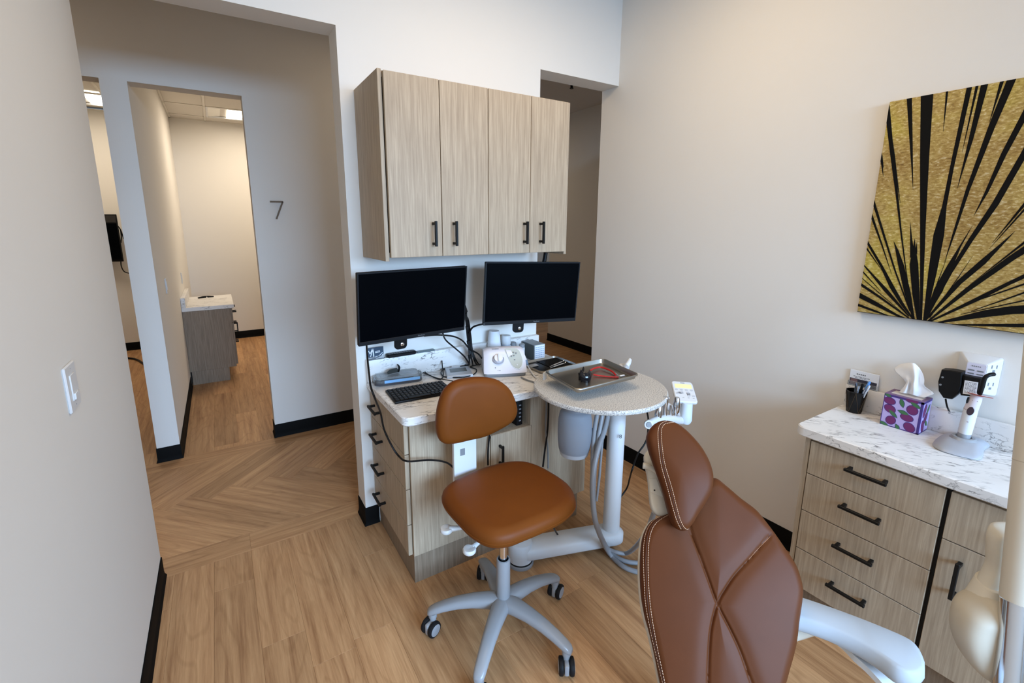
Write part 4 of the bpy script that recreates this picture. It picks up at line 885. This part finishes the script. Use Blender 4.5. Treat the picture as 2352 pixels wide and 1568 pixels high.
def housing(rows,D,dep,m,name):
    """rows: (y, x left, x right) in frame pixels; each row becomes a rounded cross-section of real depth"""
    rings=[]
    for y,xl,xr in rows:
        a,b_=pd(xl,y,D),pd(xr,y,D); c=(a+b_)/2; h=(b_-a)/2; w_=h.length
        rings.append([c+h*math.copysign(abs(math.cos(t))**.75,math.cos(t))+vd*min(dep,w_*.95)*math.copysign(abs(math.sin(t))**.75,math.sin(t)) for t in [2*PI*j/28 for j in range(28)]])
    sm=[]
    for j in range(28):
        sm.append(catmull([r_[j] for r_ in rings],[0]*len(rings),4)[0])
    return MB().loft(list(zip(*sm))).build(name,m,sp_,angle=60)
housing([(1213,2300,2340),(1217,2285,2355),(1232,2275,2362),(1262,2272,2366),(1295,2271,2366),(1318,2262,2364),(1341,2249,2362)],1.2,.035,CREAM,'upper_housing')
housing([(1337,2251,2360),(1352,2240,2356),(1372,2226,2350),(1398,2205,2345),(1420,2215,2340)],1.2,.045,CREAM,'middle_housing')
housing([(1366,2262,2320),(1378,2240,2330),(1396,2210,2336),(1420,2197,2338),(1450,2194,2338),(1482,2202,2336),(1512,2218,2330),(1540,2246,2322),(1562,2285,2318)],1.18,.06,CREAM2,'lower_housing')
# ================================================================ THINGS ON THE RIGHT WORKTOP
W=lambda x,y,z=zt:onz(x,y,z)
# tissue box
TX,TY,TW,TH,TD=2.160,.6515,.1167,.1265,.088
tb=thing('tissue_box','purple tissue box printed with plums and green leaves on the right worktop','tissue box',(TX,TY,zt))
PUR=plastic('lilac_card',S(176,160,206),.6); DPU=plastic('violet_card',S(62,42,112),.6); PLUM=plastic('plum_print',S(104,30,88),.6); LEAF=plastic('leaf_print',S(58,104,62),.6); MAU=plastic('mauve_card',S(120,92,128),.6)
MB().box(TX,TX+TD,TY-TW,TY,zt+.0005,zt+TH,.0015,1).build('carton',PUR,tb,smooth=False)
def fpoly(mb,pts,lift):   # front face, u to the right, v up (0..1)
    q=[(min(1,max(0,u)),min(1,max(0,v))) for u,v in pts]; mb.prism(q,(TX,TY,zt),(0,-TW,0),(0,0,TH),(-1,0,0),0,lift)
def spoly(mb,pts,lift):
    q=[(min(1,max(0,u)),min(1,max(0,v))) for u,v in pts]; mb.prism(q,(TX,TY-TW,zt),(TD,0,0),(0,0,TH),(0,-1,0),0,lift)
def ell(cu,cv,a,b_,r,n=18): 
    r=math.radians(r); return [(cu+a*math.cos(t)*math.cos(r)-b_*math.sin(t)*math.sin(r),cv+a*math.cos(t)*math.sin(r)+b_*math.sin(t)*math.cos(r)) for t in [2*PI*j/n for j in range(n)]]
def leaf(cu,cv,a,b_,r,n=9):
    r=math.radians(r); p=[(-a+2*a*j/n,b_*math.sin(PI*j/n)) for j in range(n+1)]+[(a-2*a*j/n,-b_*math.sin(PI*j/n)) for j in range(1,n)]
    return [(cu+x*math.cos(r)-y*math.sin(r),cv+x*math.sin(r)+y*math.cos(r)) for x,y in p]
g_=MB(); l_=MB(); k_=MB()
for c in ((.16,.80,.15,.10,-8),(.20,.56,.15,.11,-22),(.76,.69,.14,.13,-35),(.27,.21,.12,.13,-38),(.66,.42,.16,.10,-8),(.76,.15,.15,.12,-35),(.72,.97,.16,.06,0)):
    fpoly(k_,ell(c[0],c[1],c[2]+.018,c[3]+.018,c[4]),.0003); fpoly(g_,ell(*c),.0005)
for c in ((.48,.83,.14,.055,-70),(.10,.96,.10,.04,-15),(.82,.86,.16,.05,-25),(.30,.43,.16,.05,-38),(.55,.55,.15,.055,-12),(.10,.05,.14,.045,-15),(.47,.05,.1,.05,-60)):
    fpoly(k_,leaf(c[0],c[1],c[2]+.015,c[3]+.013,c[4]),.0004); fpoly(l_,leaf(*c),.0006)
for c in ((.3,.7,.2,.13,60),(.55,.45,.2,.12,40),(.35,.2,.22,.12,-50)): spoly(g_,ell(*c),.0005); spoly(k_,ell(c[0],c[1],c[2]+.03,c[3]+.03,c[4]),.0003)
for c in ((.7,.7,.2,.08,50),(.72,.25,.2,.07,-30)): spoly(l_,leaf(*c),.0006)
for q in (rect(0,1,0,.03),rect(0,1,.94,1),rect(.94,1,0,1),rect(0,.02,0,1)): fpoly(k_,q,.00025)
for q in (rect(0,1,0,.03),rect(0,1,.93,1),rect(0,.08,0,1)): spoly(k_,q,.00025)
k_.build('printed_outline',DPU,tb,smooth=False); g_.build('printed_plums',PLUM,tb,smooth=False); l_.build('printed_leaves',LEAF,tb,smooth=False)
tp=MB(); 
for q in ((0,.02,0,TW),(TD-.016,TD,0,TW),(.02,TD-.016,0,.012),(.02,TD-.016,TW-.012,TW)): tp.box(TX+q[0],TX+q[1],TY-q[3],TY-q[2],zt+TH,zt+TH+.0012)
tp.build('lid_border',MAU,tb,smooth=False); 
MB().box(TX+.02,TX+TD-.016,TY-TW+.012,TY-.012,zt+TH,zt+TH+.0006).build('slot_film',plastic('slot_film',S(206,196,190),.4),tb,smooth=False)
qx=lambda x,y:(1930+x/8.254,820+y/8.254)
rowsT=[([(1110,668),(1200,680),(1290,695),(1380,715),(1480,748),(1585,768)],(.01,.0,.012,.0,.012,.004)),
 ([(1165,610),(1240,618),(1310,615),(1390,610),(1520,680),(1690,730)],(.012,-.002,.014,-.004,.012,.006)),
 ([(1235,520),(1275,520),(1330,515),(1395,500),(1500,590),(1775,682)],(.012,.0,.012,-.006,.01,.008)),
 ([(1240,470),(1290,460),(1350,440),(1410,430),(1490,470),(1600,548)],(.012,.002,.01,-.006,.01,.004)),
 ([(1170,390),(1250,380),(1330,360),(1420,350),(1490,380),(1592,440)],(.012,.006,.006,-.004,.012,.004)),
 ([(1070,300),(1190,290),(1310,270),(1420,260),(1495,280),(1572,330)],(.016,.012,.004,-.002,.012,.008)),
 ([(1020,225),(1150,200),(1290,185),(1400,180),(1470,200),(1520,235)],(.022,.016,.008,.004,.012,.012)),
 ([(1075,175),(1150,132),(1290,110),(1370,110),(1415,125),(1470,175)],(.026,.024,.02,.018,.02,.018))]
grid=[]
for pts,offs in rowsT:
    grid.append([onx(*qx(x,y),TX+.044+(o_-.006)*1.3) for (x,y),o_ in zip(pts,offs)])
def dens(row,k=4): return catmull(row,[0]*len(row),k)[0]
grid=[dens(r_) for r_ in grid]; cols=list(zip(*grid)); cols=[dens(list(c)) for c in cols]; grid=list(zip(*cols))
mb=MB(); V=[[mb.bm.verts.new(p) for p in r_] for r_ in grid]
for a,b_ in zip(V,V[1:]):
    for i in range(len(a)-1): mb.bm.faces.new((a[i],a[i+1],b_[i+1],b_[i]))
to=mb.build('tissue',mat('tissue_paper',S(238,240,244),.9,0,.1),tb,angle=180); to.modifiers.new('s','SOLIDIFY').thickness=.0008
# pen cup and pens
pcx=W(1962,941); pc_=Vector((2.212,pcx.y-.006,zt))
pe=thing('pen_cup','black faceted pen cup with thin bronze lines at the left end of the right worktop','cup',pc_)
def ng(r,z,n=10,ph=.3): return [pc_+Vector((r*math.cos(ph+2*PI*j/n),r*math.sin(ph+2*PI*j/n),z)) for j in range(n)]
MB().loft([ng(.027,0),ng(.0295,.03),ng(.036,.088),ng(.0375,.092),ng(.0345,.092),ng(.028,.012)]).build('cup',plastic('gloss_black',(.003,.003,.0035,1),.2,.25),pe,smooth=False)
ln=MB()
for j in range(0,10,2):
    a=ng(.0278,.002)[j]; 
    for jj in (j-1,j+1): ln.tube([a,ng(.0372,.09)[jj%10]],.0006,5,smooth=1)
ln.build('bronze_line',BRONZE,pe)
def pen(label,base,top,r,m1,m2,cap=None):
    b_=pc_+Vector(base); t_=pc_+Vector(top); d=t_-b_; t=thing('pen',label,'pen',b_)
    MB().tube([b_,b_+d*.97,t_],[r,r,r*.6],8,smooth=1).build('barrel',m1,t)
    MB().tube([b_+d*.72+Vector((-.004,0,0)),b_+d*.96+Vector((-.005,0,0))],.0012,6,smooth=1).build('clip',m2,t)
BLU=plastic('pen_blue',S(96,146,206),.35); SLT=plastic('pen_slate',S(84,92,108),.35)
pen('thick light blue pen leaning right in the black pen cup',(-.004,-.006,.02),(-.006,-.040,.145),.0048,BLU,BLU)
pen('black and grey pen leftmost in the black pen cup',(-.012,.0,.02),(-.012,.002,.128),.004,SLT,BLK)
pen('grey pen with a steel clip second from the left in the pen cup',(-.016,-.004,.02),(-.018,-.010,.118),.004,plastic('pen_grey',S(122,128,138),.35),CHR)
pen('black pen standing behind the blue pen in the pen cup',(.006,-.002,.02),(.008,-.014,.125),.005,BLK,BLK)
pen('slim white and blue pen rightmost in the pen cup',(-.008,-.012,.02),(-.012,-.044,.130),.0038,plastic('pen_white',S(214,220,228),.3),CHR)
pen('dark slate pen between the blue pen and the rightmost pen',(-.014,-.012,.02),(-.018,-.034,.115),.0038,SLT,CHR)
# card holder behind
ch=thing('card_holder','white business cards in a clear holder behind the black pen cup','card holder',(2.262,.75,.908))
cx_=XR(.75)-.012
a,b_,c_=onx(1954,847,cx_),onx(2021,858,cx_),onx(1950,874,cx_)
cd=MB(); y0,y1=a.y,b_.y; z1=a.z; z0=z1-.068
cd.box(cx_,cx_+.005,y1,y0,.909,z1,.0006,1); cdo=cd.build('card',PAPER,ch,smooth=False)
g_=MB(); g_.box(cx_-.0006,cx_,y1+.004,y0-.002,z0+.004,z0+.032); g_.build('card_print',plastic('card_dark',S(52,50,62),.6),cdo,smooth=False)
g_=MB(); g_.box(cx_-.0008,cx_,y0-.03,y0-.006,z0+.006,z0+.03); g_.build('card_photo',plastic('card_photo',S(120,92,92),.6),cdo,smooth=False)
g_=MB()
for yy_,w_,zz in ((.024,.005,.0),(.031,.005,0),(.038,.005,0),(.045,.005,0),(.052,.004,0)): g_.box(cx_-.0006,cx_,y0-yy_-w_,y0-yy_,z1-.017,z1-.0125)
for yy_,w_ in ((.014,.014),(.031,.012),(.046,.014),(.063,.008)): g_.box(cx_-.0006,cx_,y0-yy_-w_,y0-yy_,z1-.027,z1-.0245)
for yy_,w_ in ((.02,.012),(.036,.012),(.052,.01)): g_.box(cx_-.0006,cx_,y0-yy_-w_,y0-yy_,z1-.0325,z1-.0305)
g_.build('card_lettering',INKG,cdo,smooth=False)
MB().box(cx_-.006,cx_+.008,y1-.002,y0+.002,.9085,.928,.001,1).build('holder',CLEAR,ch,smooth=False)
# outlet expander
xw=XR(.43)
oe=thing('outlet_expander','white wall outlet expander with usb slots above the right worktop','outlet',(xw,.43,1.07))
bk=[onx(x,y,xw) for x,y in ((2207,806),(2307,822),(2292,911),(2197,890))]
yb0,yb1=bk[0].y,bk[1].y; zb1=(bk[0].z+bk[1].z)/2; zb0=(bk[2].z+bk[3].z)/2
xf=xw-.045; ft=onx(2221,829,xf); fr=onx(2270,838,xf)
yf0,yf1,zf1=ft.y,fr.y,(ft.z+fr.z)/2; zf0=zb0+.008
ring=lambda x,y0,y1,z0,z1,r:[Vector((x,y,z)) for y,z in rrect(min(y0,y1),max(y0,y1),z0,z1,r,4)]
MB().loft([ring(xw-.0005,yb0,yb1,zb0,zb1,.008),ring(xw-.008,yb0,yb1,zb0,zb1,.008),ring(xf,yf0,yf1,zf0,zf1,.006)]).build('body',WHT,oe,angle=30)
MB().prism(rrect(min(yf0,yf1)+.002,max(yf0,yf1)-.002,zf0+.002,zf1-.002,.006),(xf,0,0),Y0,Z0,-X0,0,.0015,.0005).build('face_plate',plastic('face_lilac',S(208,206,222),.4),oe)
g_=MB(); ym=(yf0+yf1)/2
for dy in (.011,-.012):
    for dz in (.028,.040): g_.box(xf-.0022,xf-.001,ym+dy-.008,ym+dy+.008,zf1-dz-.002,zf1-dz+.0025)
g_.box(xf-.0022,xf-.001,ym-.006,ym+.005,zf1-.060,zf1-.055,.001,1)
for i in range(5): g_.box(xf-.002,xf-.0012,ym-.011+.005*i,ym-.0075+.005*i,zf1-.014,zf1-.0105)
sn=Vector((-(yf1-yb1),xf-xw+.008,0)).normalized()
if sn.y>0: sn=-sn
P0=Vector(((xf+xw-.008)/2,(yf1+yb1)/2,0)); al_=Z0.cross(sn).normalized()
for zc_ in (zb1-.037,zb1-.10):
    for du_,dz,w_,h_ in ((-.009,.006,.0018,.006),(.007,.006,.0018,.006),(-.001,-.009,.004,.004)):
        g_.box(-w_,w_,-h_,h_,-.0005,.0006,0,1,frame4(P0+Z0*(zc_+dz)+al_*du_,al_,Z0,sn))
g_.build('slot',INKG,oe,smooth=False)
# adapters
def adapter(label,px,X,th,lab=None):
    t=thing('power_adapter',label,'adapter',onx(px[0][0],px[0][1],X)); P=[onx(x,y,X) for x,y in px]
    mb=MB(); c=sum(P,Vector())/len(P)
    mb.loft([[p+(c-p)*.06 for p in P],[p+X0*.004 for p in P],[p+X0*(th-.004) for p in P],[p+(c-p)*.06+X0*th for p in P]]); mb.build('case',BLK,t,smooth=False); return t,P
t,P=adapter('chunky black power adapter plugged into the left side of the outlet expander',[(2162,849),(2181,850),(2209,855),(2207,885),(2200,905),(2186,917),(2166,914),(2155,898),(2154,876)],2.195,.045)
MB().box(-.012,.02,-.016,.016,0,.03,.003,2,frame4(onx(2207,870,2.21),Vector((0,-1,0)),Z0,X0)).build('plug_head',BLK,t)
g_=MB(); 
for p in ((2165,866),(2160,883)): g_.lathe([(.0035,0),(.0035,.0012),(0,.0012)],onx(*p,2.195),-X0,10)
g_.build('moulded_mark',GRY2,t)
t,P=adapter('flat black power adapter with a white printed label in front of the outlet expander',[(2216,863),(2254,870),(2249,908),(2245,913),(2206,908),(2204,902)],xf-.034,.034)
lp=[onx(x,y,xf-.0346) for x,y in ((2216,873),(2247,878),(2242,908),(2211,904))]
lo=MB().loft([lp,[p+X0*.0006 for p in lp]]).build('label',PAPER,t,smooth=False)
g_=MB(); bl=lambda u,v:((lp[0]*(1-u)+lp[1]*u)*(1-v)+(lp[3]*(1-u)+lp[2]*u)*v)-X0*.0003
rnd=random.Random(3)
for r_ in range(9):
    u=.08
    while u<.9:
        w_=rnd.uniform(.05,.16); v=.08+.095*r_; g_.poly([bl(u,v),bl(min(.93,u+w_),v),bl(min(.93,u+w_),v+.045),bl(u,v+.045)]); u+=w_+rnd.uniform(.02,.06)
g_.build('label_print',INKG,t,smooth=False)
nk=tag(MB().tube([onx(2250,905,2.175),onx(2256,888,2.17),onx(2262,868,2.165),onx(2272,861,2.17),onx(2283,859,2.185)],.0065,10).build('hook_cover',BLK),'curved black glossy hook shaped cover at the right of the labelled adapter','cover')
# curing light
cl=thing('curing_light','white cordless curing light with red shield standing in its grey charging base','curing light',W(2205,1035))
bp_=[(2141,1021),(2160,1003),(2185,997),(2220,1003),(2252,1008),(2272,1018),(2274,1026),(2260,1036),(2252,1057),(2215,1052),(2180,1043),(2155,1034)]
bq=[W(*p) for p in bp_]; c=sum(bq,Vector())/len(bq)
bo3=closedsmooth([(p.x-c.x,p.y-c.y) for p in bq],48)
mb=MB(); mb.loft([[c+Vector((x*k,y*k,h)) for x,y in bo3] for k,h in ((.97,.0005),(1,.003),(.99,.006),(.9,.013),(.66,.021),(.5,.024))]); mb.build('charging_base',plastic('base_grey',S(168,170,176),.35),cl,angle=60)
b0_=W(2213,1003,zt+.03)
MB().lathe([(.0,-.012),(.034,-.012),(.036,-.004),(.03,.004),(.022,.004),(.020,-.002),(0,-.002)],b0_+Vector((0,0,-.002)),Z0,32).build('cradle_ring',GRY,cl)
X_=b0_.x; u0=b0_; u1_=onx(2230,940,X_-.008); u2=onx(2240,917,X_-.01); u3=onx(2246,906,X_-.012)
MB().tube([u0-Z0*.006,u0+(u1_-u0)*.16],[.0175,.0175],20,smooth=1).build('lower_sleeve',GRY,cl)
MB().tube([u0+(u1_-u0)*.16,u0+(u1_-u0)*.5,u1_],[.018,.0185,.0185],22,smooth=3).build('body',WHT,cl)
MB().tube([u1_,u2,u3],[.0185,.017,.012],20,smooth=3).build('head',plastic('head_lilac',S(206,196,200),.4),cl)
bn=(EYE-u1_).normalized(); bn=(bn-(u1_-u0).normalized()*bn.dot((u1_-u0).normalized())).normalized()
mid=u1_+bn*.0165; upv=(u2-u1_).normalized(); rt=upv.cross(bn)
mb=MB(); mb.prism([(x*.009,y*.016) for x,y in [(math.cos(a),math.sin(a)) for a in [2*PI*j/20 for j in range(20)]]],mid,rt,upv,bn,-.004,.0032,.001); mb.build('power_button',plastic('button_plum',S(48,32,40),.3),cl)
g_=MB(); g_.box(-.0022,.0022,-.0012,.0012,0,.0012,0,1,frame4(u0+(u1_-u0)*.62+bn*.0182,rt,upv,bn))
for i in range(3): g_.lathe([(.0012,0),(.0012,.0008),(0,.0008)],u2+bn*.0155+rt*(-.006+.006*i),bn,8)
g_.build('indicator_mark',plastic('mark_grey',S(150,128,132),.4),cl)
MB().lathe([(.0,-.0012),(.031,-.0012),(.032,0),(.031,.0012),(0,.0012)],u3+rt*.006,(-_d*.93+_r*.27+(EYE-u3).normalized()*.13).normalized(),32).build('light_shield',mat('red_shield',S(206,104,88),.15,0,.5,Transmission_Weight=.6,IOR=1.3),cl)
cable('adapter_cable','thin black cable drooping from the chunky adapter to the curing light base',[onx(2172,916,2.215),onx(2176,935,2.205),W(2186,955,zt+.05),W(2195,972,zt+.02),W(2202,985,zt+.02)],.0028)
cable('adapter_cable','thin black cable falling from the labelled adapter behind the curing light',[onx(2225,912,2.17),onx(2222,930,2.19),W(2240,968,zt+.04),W(2246,985,zt+.015),W(2250,1003,zt+.008)],.0028)
cb=thing('coiled_cable','black coiled cable lying tied up behind the curing light','cable',W(2285,995))
for i,(dx,dy) in enumerate(((0,0),(4,-3),(-4,3),(6,2),(-2,-5))):
    MB().tube([W(2243+dx,955+dy,zt+.04),W(2252+dx,975+dy,zt+.02),W(2270+dx,985+dy,zt+.012),W(2290+dx,1000+dy,zt+.01),W(2308+dx,1014+dy,zt+.008),W(2296+dx,1012+dy,zt+.006),W(2275+dx,996+dy,zt+.006)],.0032,6).build('loop',BLK,cb)
MB().tube([W(2308,1014,zt+.008),W(2325,1020),W(2348,1023)],.003,6).tube([W(2250,984),W(2252,990),W(2272,1000),W(2268,1010)],.0026,6).build('lead',BLK,cb)
MB().tube([W(2241,952,zt+.05),W(2250,966,zt+.035)],[.009,.008],8,smooth=1).build('connector',BLK,cb)
# ================================================================ PAINTING
yP0=.812; SZ=.812; zP0=1.228; xP=XR(.45)-.036
pa=thing('painting','square gold canvas with black rays bursting from its bottom edge on the right wall','painting',(xP,.4,zP0))
cvm=mat('gold_canvas',(.3,.2,.05,1),.55,.1,.4); t=NT(cvm); v=coords(t,(1,.4,1.0)); n1=noise(t,v,150,4,.7,.5)
r1=ramp(t,[(.3,S(86,64,28)),(.44,S(150,122,62)),(.56,S(188,163,98)),(.68,S(238,226,190))]); t.link(n1,r1.inputs[0])
v2=coords(t,(1,1,1)); n2=noise(t,v2,4.2,3,.6,.4); r2=ramp(t,[(.38,S(140,104,50)),(.52,S(176,148,80)),(.66,S(198,182,66))]); t.link(n2,r2.inputs[0])
t.link(mix(t,r1.outputs[0],r2.outputs[0],.42),bsdf(cvm).inputs['Base Color']); bump(t,cvm,n1,.25,.0015)
MB().box(xP,xP+.034,yP0-SZ,yP0,zP0,zP0+SZ,.0015,1).build('canvas',cvm,pa,smooth=False)
MB().box(xP+.0005,xP+.033,yP0-SZ+.002,yP0-.0005,zP0-.0012,zP0+.001).build('dark_edge',INK,pa,smooth=False)
q8=lambda p:(1930+p[0]/2.5284,160+p[1]/2.5284)
RN=[0]
def rayshape(mb,pts):
    RN[0]+=1; xo=xP-.0003-.00003*RN[0]
    """pts: (x,y,width px in the 2.53x crop) along the ray"""
    q=[]
    for x,y,w_ in pts:
        a=onx(*q8((x,y)),xP); s_=(ray(*q8((x,y))).x); q.append((a.y,a.z,w_/2.5284/F*(xP/s_)*.98))
    L_,R_=[],[]
    for i,(y,z,w_) in enumerate(q):
        a=q[max(i-1,0)]; b_=q[min(i+1,len(q)-1)]; d=Vector((b_[0]-a[0],b_[1]-a[1])); d.normalize(); n=Vector((-d.y,d.x))*w_/2
        L_.append((y+n.x,z+n.y)); R_.append((y-n.x,z-n.y))
    for i in range(len(L_)-1):
        pl=[L_[i],L_[i+1],R_[i+1],R_[i]]
        for c in ((-1,0,-(yP0-SZ)),(1,0,yP0),(0,-1,-zP0),(0,1,zP0+SZ)): pl=clip(pl,*c)
        if len(pl)>2:
            try: mb.poly([(xo,y,z) for y,z in pl])
            except Exception: pass
RS=[[(468,1470,10),(472,1300,14),(480,900,26),(490,500,42),(505,120,58)],[(400,140,25),(412,430,14),(423,700,1)],
[(485,1475,10),(535,1180,38),(572,960,48),(605,790,20),(650,560,18),(755,80,24)],[(623,100,12),(598,360,1)],[(800,70,14),(708,480,1)],[(842,70,32),(760,400,20),(680,690,1)],[(945,50,18),(865,310,1)],
[(1010,20,40),(880,330,30),(740,700,18),(660,950,11),(605,1120,1)],[(1180,60,40),(1067,270,30),(950,490,25),(850,710,15),(775,850,1)],[(1240,180,40),(1067,490,30),(900,780,30),(760,985,22),(640,1175,18),(500,1440,10)],
[(488,1455,8),(570,1280,40),(632,1150,26),(700,1020,8),(768,905,1)],[(1150,690,18),(1067,785,14),(880,1010,1)],[(1160,735,14),(1067,815,10),(865,1040,1)],[(495,1455,8),(690,1235,26),(830,1115,30),(930,1020,14),(1015,938,1)],
[(510,1460,9),(740,1275,24),(1000,1090,32),(1067,1048,36),(1300,900,50)],[(1160,920,14),(1067,1005,12),(750,1250,1)],[(520,1462,8),(800,1330,22),(980,1240,20),(1067,1200,22),(1400,1040,40)],
[(1300,1130,16),(1067,1245,10),(700,1372,4)],[(1300,1200,18),(1067,1295,10),(760,1402,3)],[(560,1470,8),(850,1415,42),(1000,1395,48),(1067,1392,50),(1400,1360,70)],[(1400,1440,40),(1067,1485,22),(620,1480,5)],[(1300,1290,12),(1067,1340,8),(700,1420,3)],
[(455,1465,12),(440,1300,34),(428,1130,40),(430,1040,14),(433,980,1)],[(420,1090,22),(412,980,9),(407,885,1)],[(440,1070,12),(446,1000,1)],[(430,1460,9),(390,1290,30),(352,1130,26),(330,1050,14),(311,995,1)],
[(272,210,24),(300,480,18),(330,730,12),(352,930,8),(380,1150,5),(420,1430,3)],[(282,330,18),(310,500,13),(349,775,1)],[(228,455,20),(242,540,10),(250,620,1)],[(236,500,16),(252,570,1)],
[(188,750,14),(260,980,10),(320,1170,8),(405,1400,6)],[(176,830,13),(240,1010,8),(300,1190,1)],[(148,985,11),(240,1140,13),(300,1260,22),(360,1360,16),(425,1450,7)],[(142,1020,9),(250,1175,1)],
[(125,1120,5),(200,1205,12),(270,1285,20),(400,1432,6)],[(120,1160,8),(235,1285,2)],[(104,1235,15),(230,1320,12),(400,1442,7)],[(94,1300,28),(200,1355,24),(330,1425,12),(425,1462,5)],[(86,1358,14),(200,1400,12),(300,1435,3)],[(82,1402,8),(200,1425,6),(290,1445,2)],
[(110,1195,4),(220,1290,4),(380,1425,2)],[(455,1300,3),(450,1470,2)],[(560,1250,5),(620,1090,1)],[(520,1440,4),(690,1200,4),(770,1080,1)]]
g_=MB()
for r_ in RS:
    r_=list(r_)
    if max(a[0] for a in r_)>1060:
        e=0 if r_[0][0]>r_[-1][0] else -1; a=r_[e]; b_=r_[1] if e==0 else r_[-2]
        k_=(2900-a[0])/(a[0]-b_[0]); ext=(2900,a[1]+(a[1]-b_[1])*k_,max(a[2]*1.6,20))
        r_=[ext]+r_ if e==0 else r_+[ext]
    rayshape(g_,r_)
g_.build('printed_rays',mat('matt_black_paint',(.006,.0055,.005,1),.7,0,.08),pa,smooth=False)
# ================================================================ WALL FITTINGS
def switch(label,X,out,yc,zc,w_,h_,toggle=True):
    t=thing('light_switch',label,'switch',(X,yc,zc)); n=Vector((out,0,0)); ey_=Y0*out
    MB().prism(rrect(-w_/2,w_/2,-h_/2,h_/2,.004,3),(X,yc,zc),ey_,Z0,n,0,.007,.003).build('cover_plate',WHT,t)
    MB().prism(rrect(-w_*.22,w_*.22,-h_*.28,h_*.28,.002,2),(X,yc,zc),ey_,Z0,n,.006,.0095,.001).build('rocker',WHT,t)
    if toggle: MB().box(-w_*.2,w_*.2,-h_*.26,-h_*.12,.009,.0135,.001,1,frame4((X,yc,zc),ey_,Z0,n)).build('slider',WHT,t)
    MB().lathe([(.002,.0068),(.002,.0076),(0,.0076)],(X,yc,zc+h_*.4),n,8).lathe([(.002,.0068),(.002,.0076),(0,.0076)],(X,yc,zc-h_*.4),n,8).build('plate_screw',GRY,t)
switch('white rocker light switch on the near left wall',-.362,1,1.532,1.17,.094,.12)
switch('small white switch plate on the side wall inside the middle opening',-.358,1,4.19,1.135,.075,.115,False)
switch('small white outlet plate near the marble splash in the far room',-.358,1,5.86,1.03,.075,.115,False)
nm=thing('room_number','thin bronze numeral 7 mounted on the wall beside the middle opening','sign',(.385,YF,1.69))
a,b_,c_=Vector((.345,YF,1.742)),Vector((.426,YF,1.742)),Vector((.376,YF,1.622))
mb=MB(); mb.box(.345,.426,YF-.022,YF-.010,1.735,1.745)
d=(c_-b_).normalized(); s_=d.cross(Y0); L=(c_-b_).length
mb.box(0,L,-.005,.005,-.022,-.010,0,1,frame4(b_-s_*0,d,s_,Y0)); mb.build('numeral',BRONZE,nm,smooth=False)
MB().lathe([(.002,0),(.002,.012)],(.36,YF,1.74),-Y0,8).lathe([(.002,0),(.002,.012)],(.395,YF,1.665),-Y0,8).build('stud',BRONZE,nm)
# ================================================================ FAR ROOM THINGS
mo=thing('wall_monitor','black monitor in profile on the back wall seen through the narrow left opening','monitor',(-1.2,7.25,1.43))
M=frame4((-1.185,7.16,1.43),Vector((.97,-.22,0)),Z0,Vector((-.22,-.97,0)))
MB().box(-.26,.20,-.285,.275,-.02,0,.006,2,M).build('housing',BLK,mo); MB().box(-.25,.19,-.26,.17,.0,.0015,0,1,M).build('screen',SCREEN,mo,smooth=False)
MB().box(-.25,.19,.18,.26,0,.003,.001,1,M).build('top_panel',plastic('dark_grey_panel',S(44,42,42),.4),mo,smooth=False)
MB().tube([Vector((-1.24,7.15,1.43)),Vector((-1.26,7.3,1.43))],.04,10,smooth=1).build('wall_mount',BLK,mo)
F7=lambda x,y:ony(180+x/3.565,460+y/3.565,7.2)
MB().tube([F7(318,205),F7(345,240),F7(372,318)],.006,6).tube([F7(345,240),F7(352,300),F7(348,350)],.006,6).tube([F7(348,490),F7(352,540),F7(375,582),F7(418,597),F7(450,598)],.006,6).build('cable',BLK,mo)
cable('floor_cable','thick black cable lying on the floor beyond the narrow left opening',[Vector((-1.5,7.0,.012)),Vector((-1.046,6.82,.012)),Vector((-.862,6.438,.012)),Vector((-.8,6.2,.012))],.011)
it=thing('key_ring','small black object with a bright stud lying on the far marble worktop','object',(-.165,5.95,.789))
MB().tube([Vector((-.235,5.93,.796)),Vector((-.19,5.955,.798)),Vector((-.15,5.965,.798)),Vector((-.09,5.975,.795))],[.008,.012,.010,.006],8).build('body',BLK,it)
MB().lathe([(0,-.006),(.006,0),(0,.006)],(-.155,5.93,.797),Z0,10).build('stud',CHR,it)
spk=thing('sprinkler','small black ceiling sprinkler head in the dark passage beside the wall cabinet','sprinkler',(3.112,3.721,2.905))
q=Vector((2.95,3.53,2.905)); q=ony(1313,196,3.6); q.z=2.905; q2=onz(1313,199,2.87); 
MB().lathe([(.035,2.905),(.035,2.897),(.012,2.892),(.012,2.862),(.018,2.858),(.018,2.852),(0,2.852)],(q2.x,q2.y,0),Z0,16).build('head',BLK,spk)
